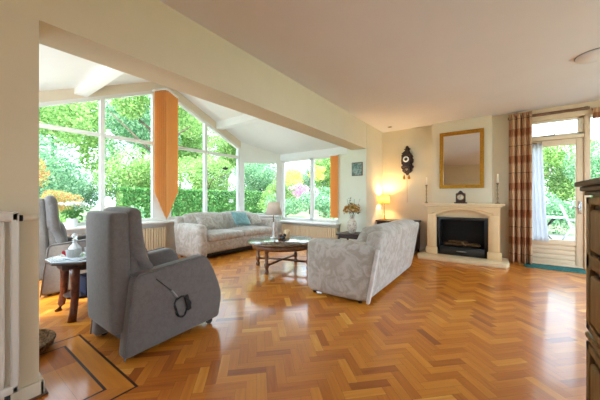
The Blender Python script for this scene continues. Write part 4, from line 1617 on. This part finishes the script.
def bush(x, y, z, sc, key, label, group=None, name='garden_shrub'):
    o = bpy.data.objects.new(name, PR[key])
    COL.objects.link(o)
    o.location = (x, y, z)
    o.scale = (sc, sc, sc)
    o.rotation_euler = (0, 0, random.uniform(0, 6))
    tag(o, label, 'shrub', group)


G1 = 'trees beyond the gable window'
L1 = 'leafy tree in the garden beyond the gable window'
for k, (x, y, h, sc, key) in enumerate((
        (-14.8, 2.2, 1.9, 1.0, 'c'), (-15.6, 6.6, 2.2, .9, 'b'), (-15.6, 10.9, 2.4, 1.0, 'a'), (-15.4, 15.9, 2.4, 1.0, 'c'), (-15.6, 20.6, 2.4, .9, 'b'),
        (-22.0, 2.4, 6.2, 1.6, 'a'), (-22.4, 9.9, 6.6, 1.6, 'c'), (-22.0, 17.8, 6.4, 1.6, 'a'), (-31.5, 6.5, 8.0, 2.4, 'b'), (-31.5, 18.3, 8.5, 2.4, 'a'), (-31.0, 30.0, 8.0, 2.4, 'c'),
        (-9.8, 4.9, 4.9, .72, 'b'), (-18.4, 4.4, 1.4, .8, 'c'), (-18.6, 9.0, 1.4, .8, 'b'), (-18.4, 13.6, 1.4, .8, 'a'), (-18.4, 18.4, 1.4, .8, 'b'), (-30.0, -3.5, 6.0, 2.0, 'b'), (-21.5, -5.0, 4.0, 1.2, 'c'))):
    tree(x, y, h, sc, key, L1, G1, 20 + k)
G2 = 'trees beyond the garden-side window'
for k, (x, y, h, sc, key) in enumerate(((-9.3, 15.8, 2.6, .9, 'a'), (-12.2, 18.4, 2.7, .55, 'c'), (-11.0, 13.5, 1.7, .55, 'b'), (-8.0, 21.5, 3.6, 1.1, 'c'), (-13.5, 26.5, 5.0, 1.5, 'b'))):
    tree(x, y, h, sc, key, 'leafy tree in the garden beyond the garden-side window', G2, 50 + k)
G3 = 'trees beyond the garden door'
for k, (x, y, h, sc, key) in enumerate(((.7, 16.8, 2.3, .9, 'a'), (4.6, 17.0, 2.2, .9, 'c'), (-3.0, 22.0, 2.6, 1.2, 'b'), (3.4, 23.0, 2.6, 1.2, 'a'))):
    tree(x, y, h, sc, key, 'leafy tree in the garden beyond the garden door', G3, 70 + k)


def hedge(name, label, lo, hi, n, seed):
    rnd = random.Random(seed)
    def f(r):
        x, y, z = (r.uniform(a, b) for a, b in zip(lo, hi))
        k = r.random()
        if k < .55:
            x = hi[0] - abs(r.gauss(0, .06))
        elif k < .85:
            z = hi[2] - abs(r.gauss(0, .05))
        return (x, y, z)
    t = thing(name, label, 'hedge')
    leaves('foliage', 'leaf_hedge', n, f, .085, rnd, t)
    MB().box((lo[0] + .1, lo[1] + .1, -.3), (hi[0] - .1, hi[1] - .1, hi[2] - .1)).build('branch_core', 'stem', t)


hedge('clipped_hedge', 'clipped green hedge across the lawn beyond the gable window', (-14.0, 4.9, -.2), (-13.0, 14.0, 1.58), 9000, 31)

bush(-8.6, .6, .50, .80, 's', 'cool green shrub outside the gable window behind the grey recliner', 'green shrubs outside the gable window')
bush(-8.9, 2.05, .45, .82, 'sg', 'light green shrub outside the gable window above the side table', 'green shrubs outside the gable window')
bush(-9.3, 3.5, .35, .80, 's', 'cool green shrub outside the gable window above the taupe recliner', 'green shrubs outside the gable window')
bush(-9.8, 1.35, 1.75, .85, 'r', 'copper-leaved shrub outside the gable window nearest the pillar', 'copper shrubs')
bush(-10.6, 2.35, .95, .80, 'r', 'smaller copper-leaved shrub outside the gable window beside the mullion', 'copper shrubs')
bush(-8.4, 11.0, 2.25, .75, 'y', 'yellow-flowering shrub beyond the garden-side window')
bush(-7.0, 11.2, 2.35, .55, 'y', 'smaller yellow-flowering shrub beyond the garden-side window')
bush(-7.4, 10.2, 1.5, .8, 'p', 'pink-flowering shrub beyond the garden-side window')
bush(-7.9, 9.6, .6, 1.1, 's', 'cool green shrub beyond the garden-side window, left light', 'green shrubs beyond the garden-side window')
bush(-6.2, 9.9, .8, 1.2, 's', 'cool green shrub beyond the garden-side window, right light', 'green shrubs beyond the garden-side window')
bush(-9.8, 11.4, .8, 1.2, 'sg', 'light green shrub beyond the slanted corner window')
bush(1.72, 13.0, .55, 1.15, 's', 'cool green shrub behind the garden lounge chair', 'shrubs beyond the garden door')
bush(4.1, 13.4, .6, 1.15, 'sg', 'light green shrub beyond the garden door', 'shrubs beyond the garden door')
bush(6.6, 13.2, .6, 1.2, 's', 'cool green shrub beyond the big window past the door', 'shrubs beyond the garden door')

# ---- terrace chair and table outside the door
t = thing('terrace_chair', 'high-backed white garden chair with blue sling outside the door', 'chair', (1.80, 10.2, -.10), R(-100))
for s in (-1, 1):
    MB().tube([(s * .27, -.32, 1.02), (s * .27, -.12, .42), (s * .27, .30, .38), (s * .27, .42, 0)], .016, 8).tube([(s * .27, -.10, .42), (s * .27, -.32, 0)], .016, 8).tube([(s * .29, -.2, .62), (s * .29, .32, .62), (s * .27, .36, .2)], .014, 8).build('side_frame', 'whitemetal', t)
MB().tube([(-.27, -.32, 1.02), (.27, -.32, 1.02)], .016, 8).tube([(-.27, .30, .38), (.27, .30, .38)], .016, 8).build('cross_bar', 'whitemetal', t)
s_ = MB().quad((-.26, -.315, 1.0), (.26, -.315, 1.0), (.26, -.12, .42), (-.26, -.12, .42)).build('back_sling', 'mesh_blue', t)
solidify(s_, .006)
s_ = MB().quad((-.26, -.115, .415), (.26, -.115, .415), (.26, .30, .385), (-.26, .30, .385)).build('seat_sling', 'mesh_blue', t)
solidify(s_, .006)
t = thing('terrace_table', 'white garden table with crossed dark legs outside the door', 'table', (1.05, 9.7, -.10))
MB().lathe([(0, .70), (.46, .70), (.47, .715), (.46, .73), (0, .73)], n=36).build('tabletop', 'whitemetal', t)
for a in (30, 120):
    c_, q_ = math.cos(R(a)), math.sin(R(a))
    MB().tube([(-.34 * c_, -.34 * q_, 0), (.34 * c_, .34 * q_, .70)], .016, 8).tube([(.34 * c_, .34 * q_, 0), (-.34 * c_, -.34 * q_, .70)], .014, 8).build('crossed_leg', 'black', t)
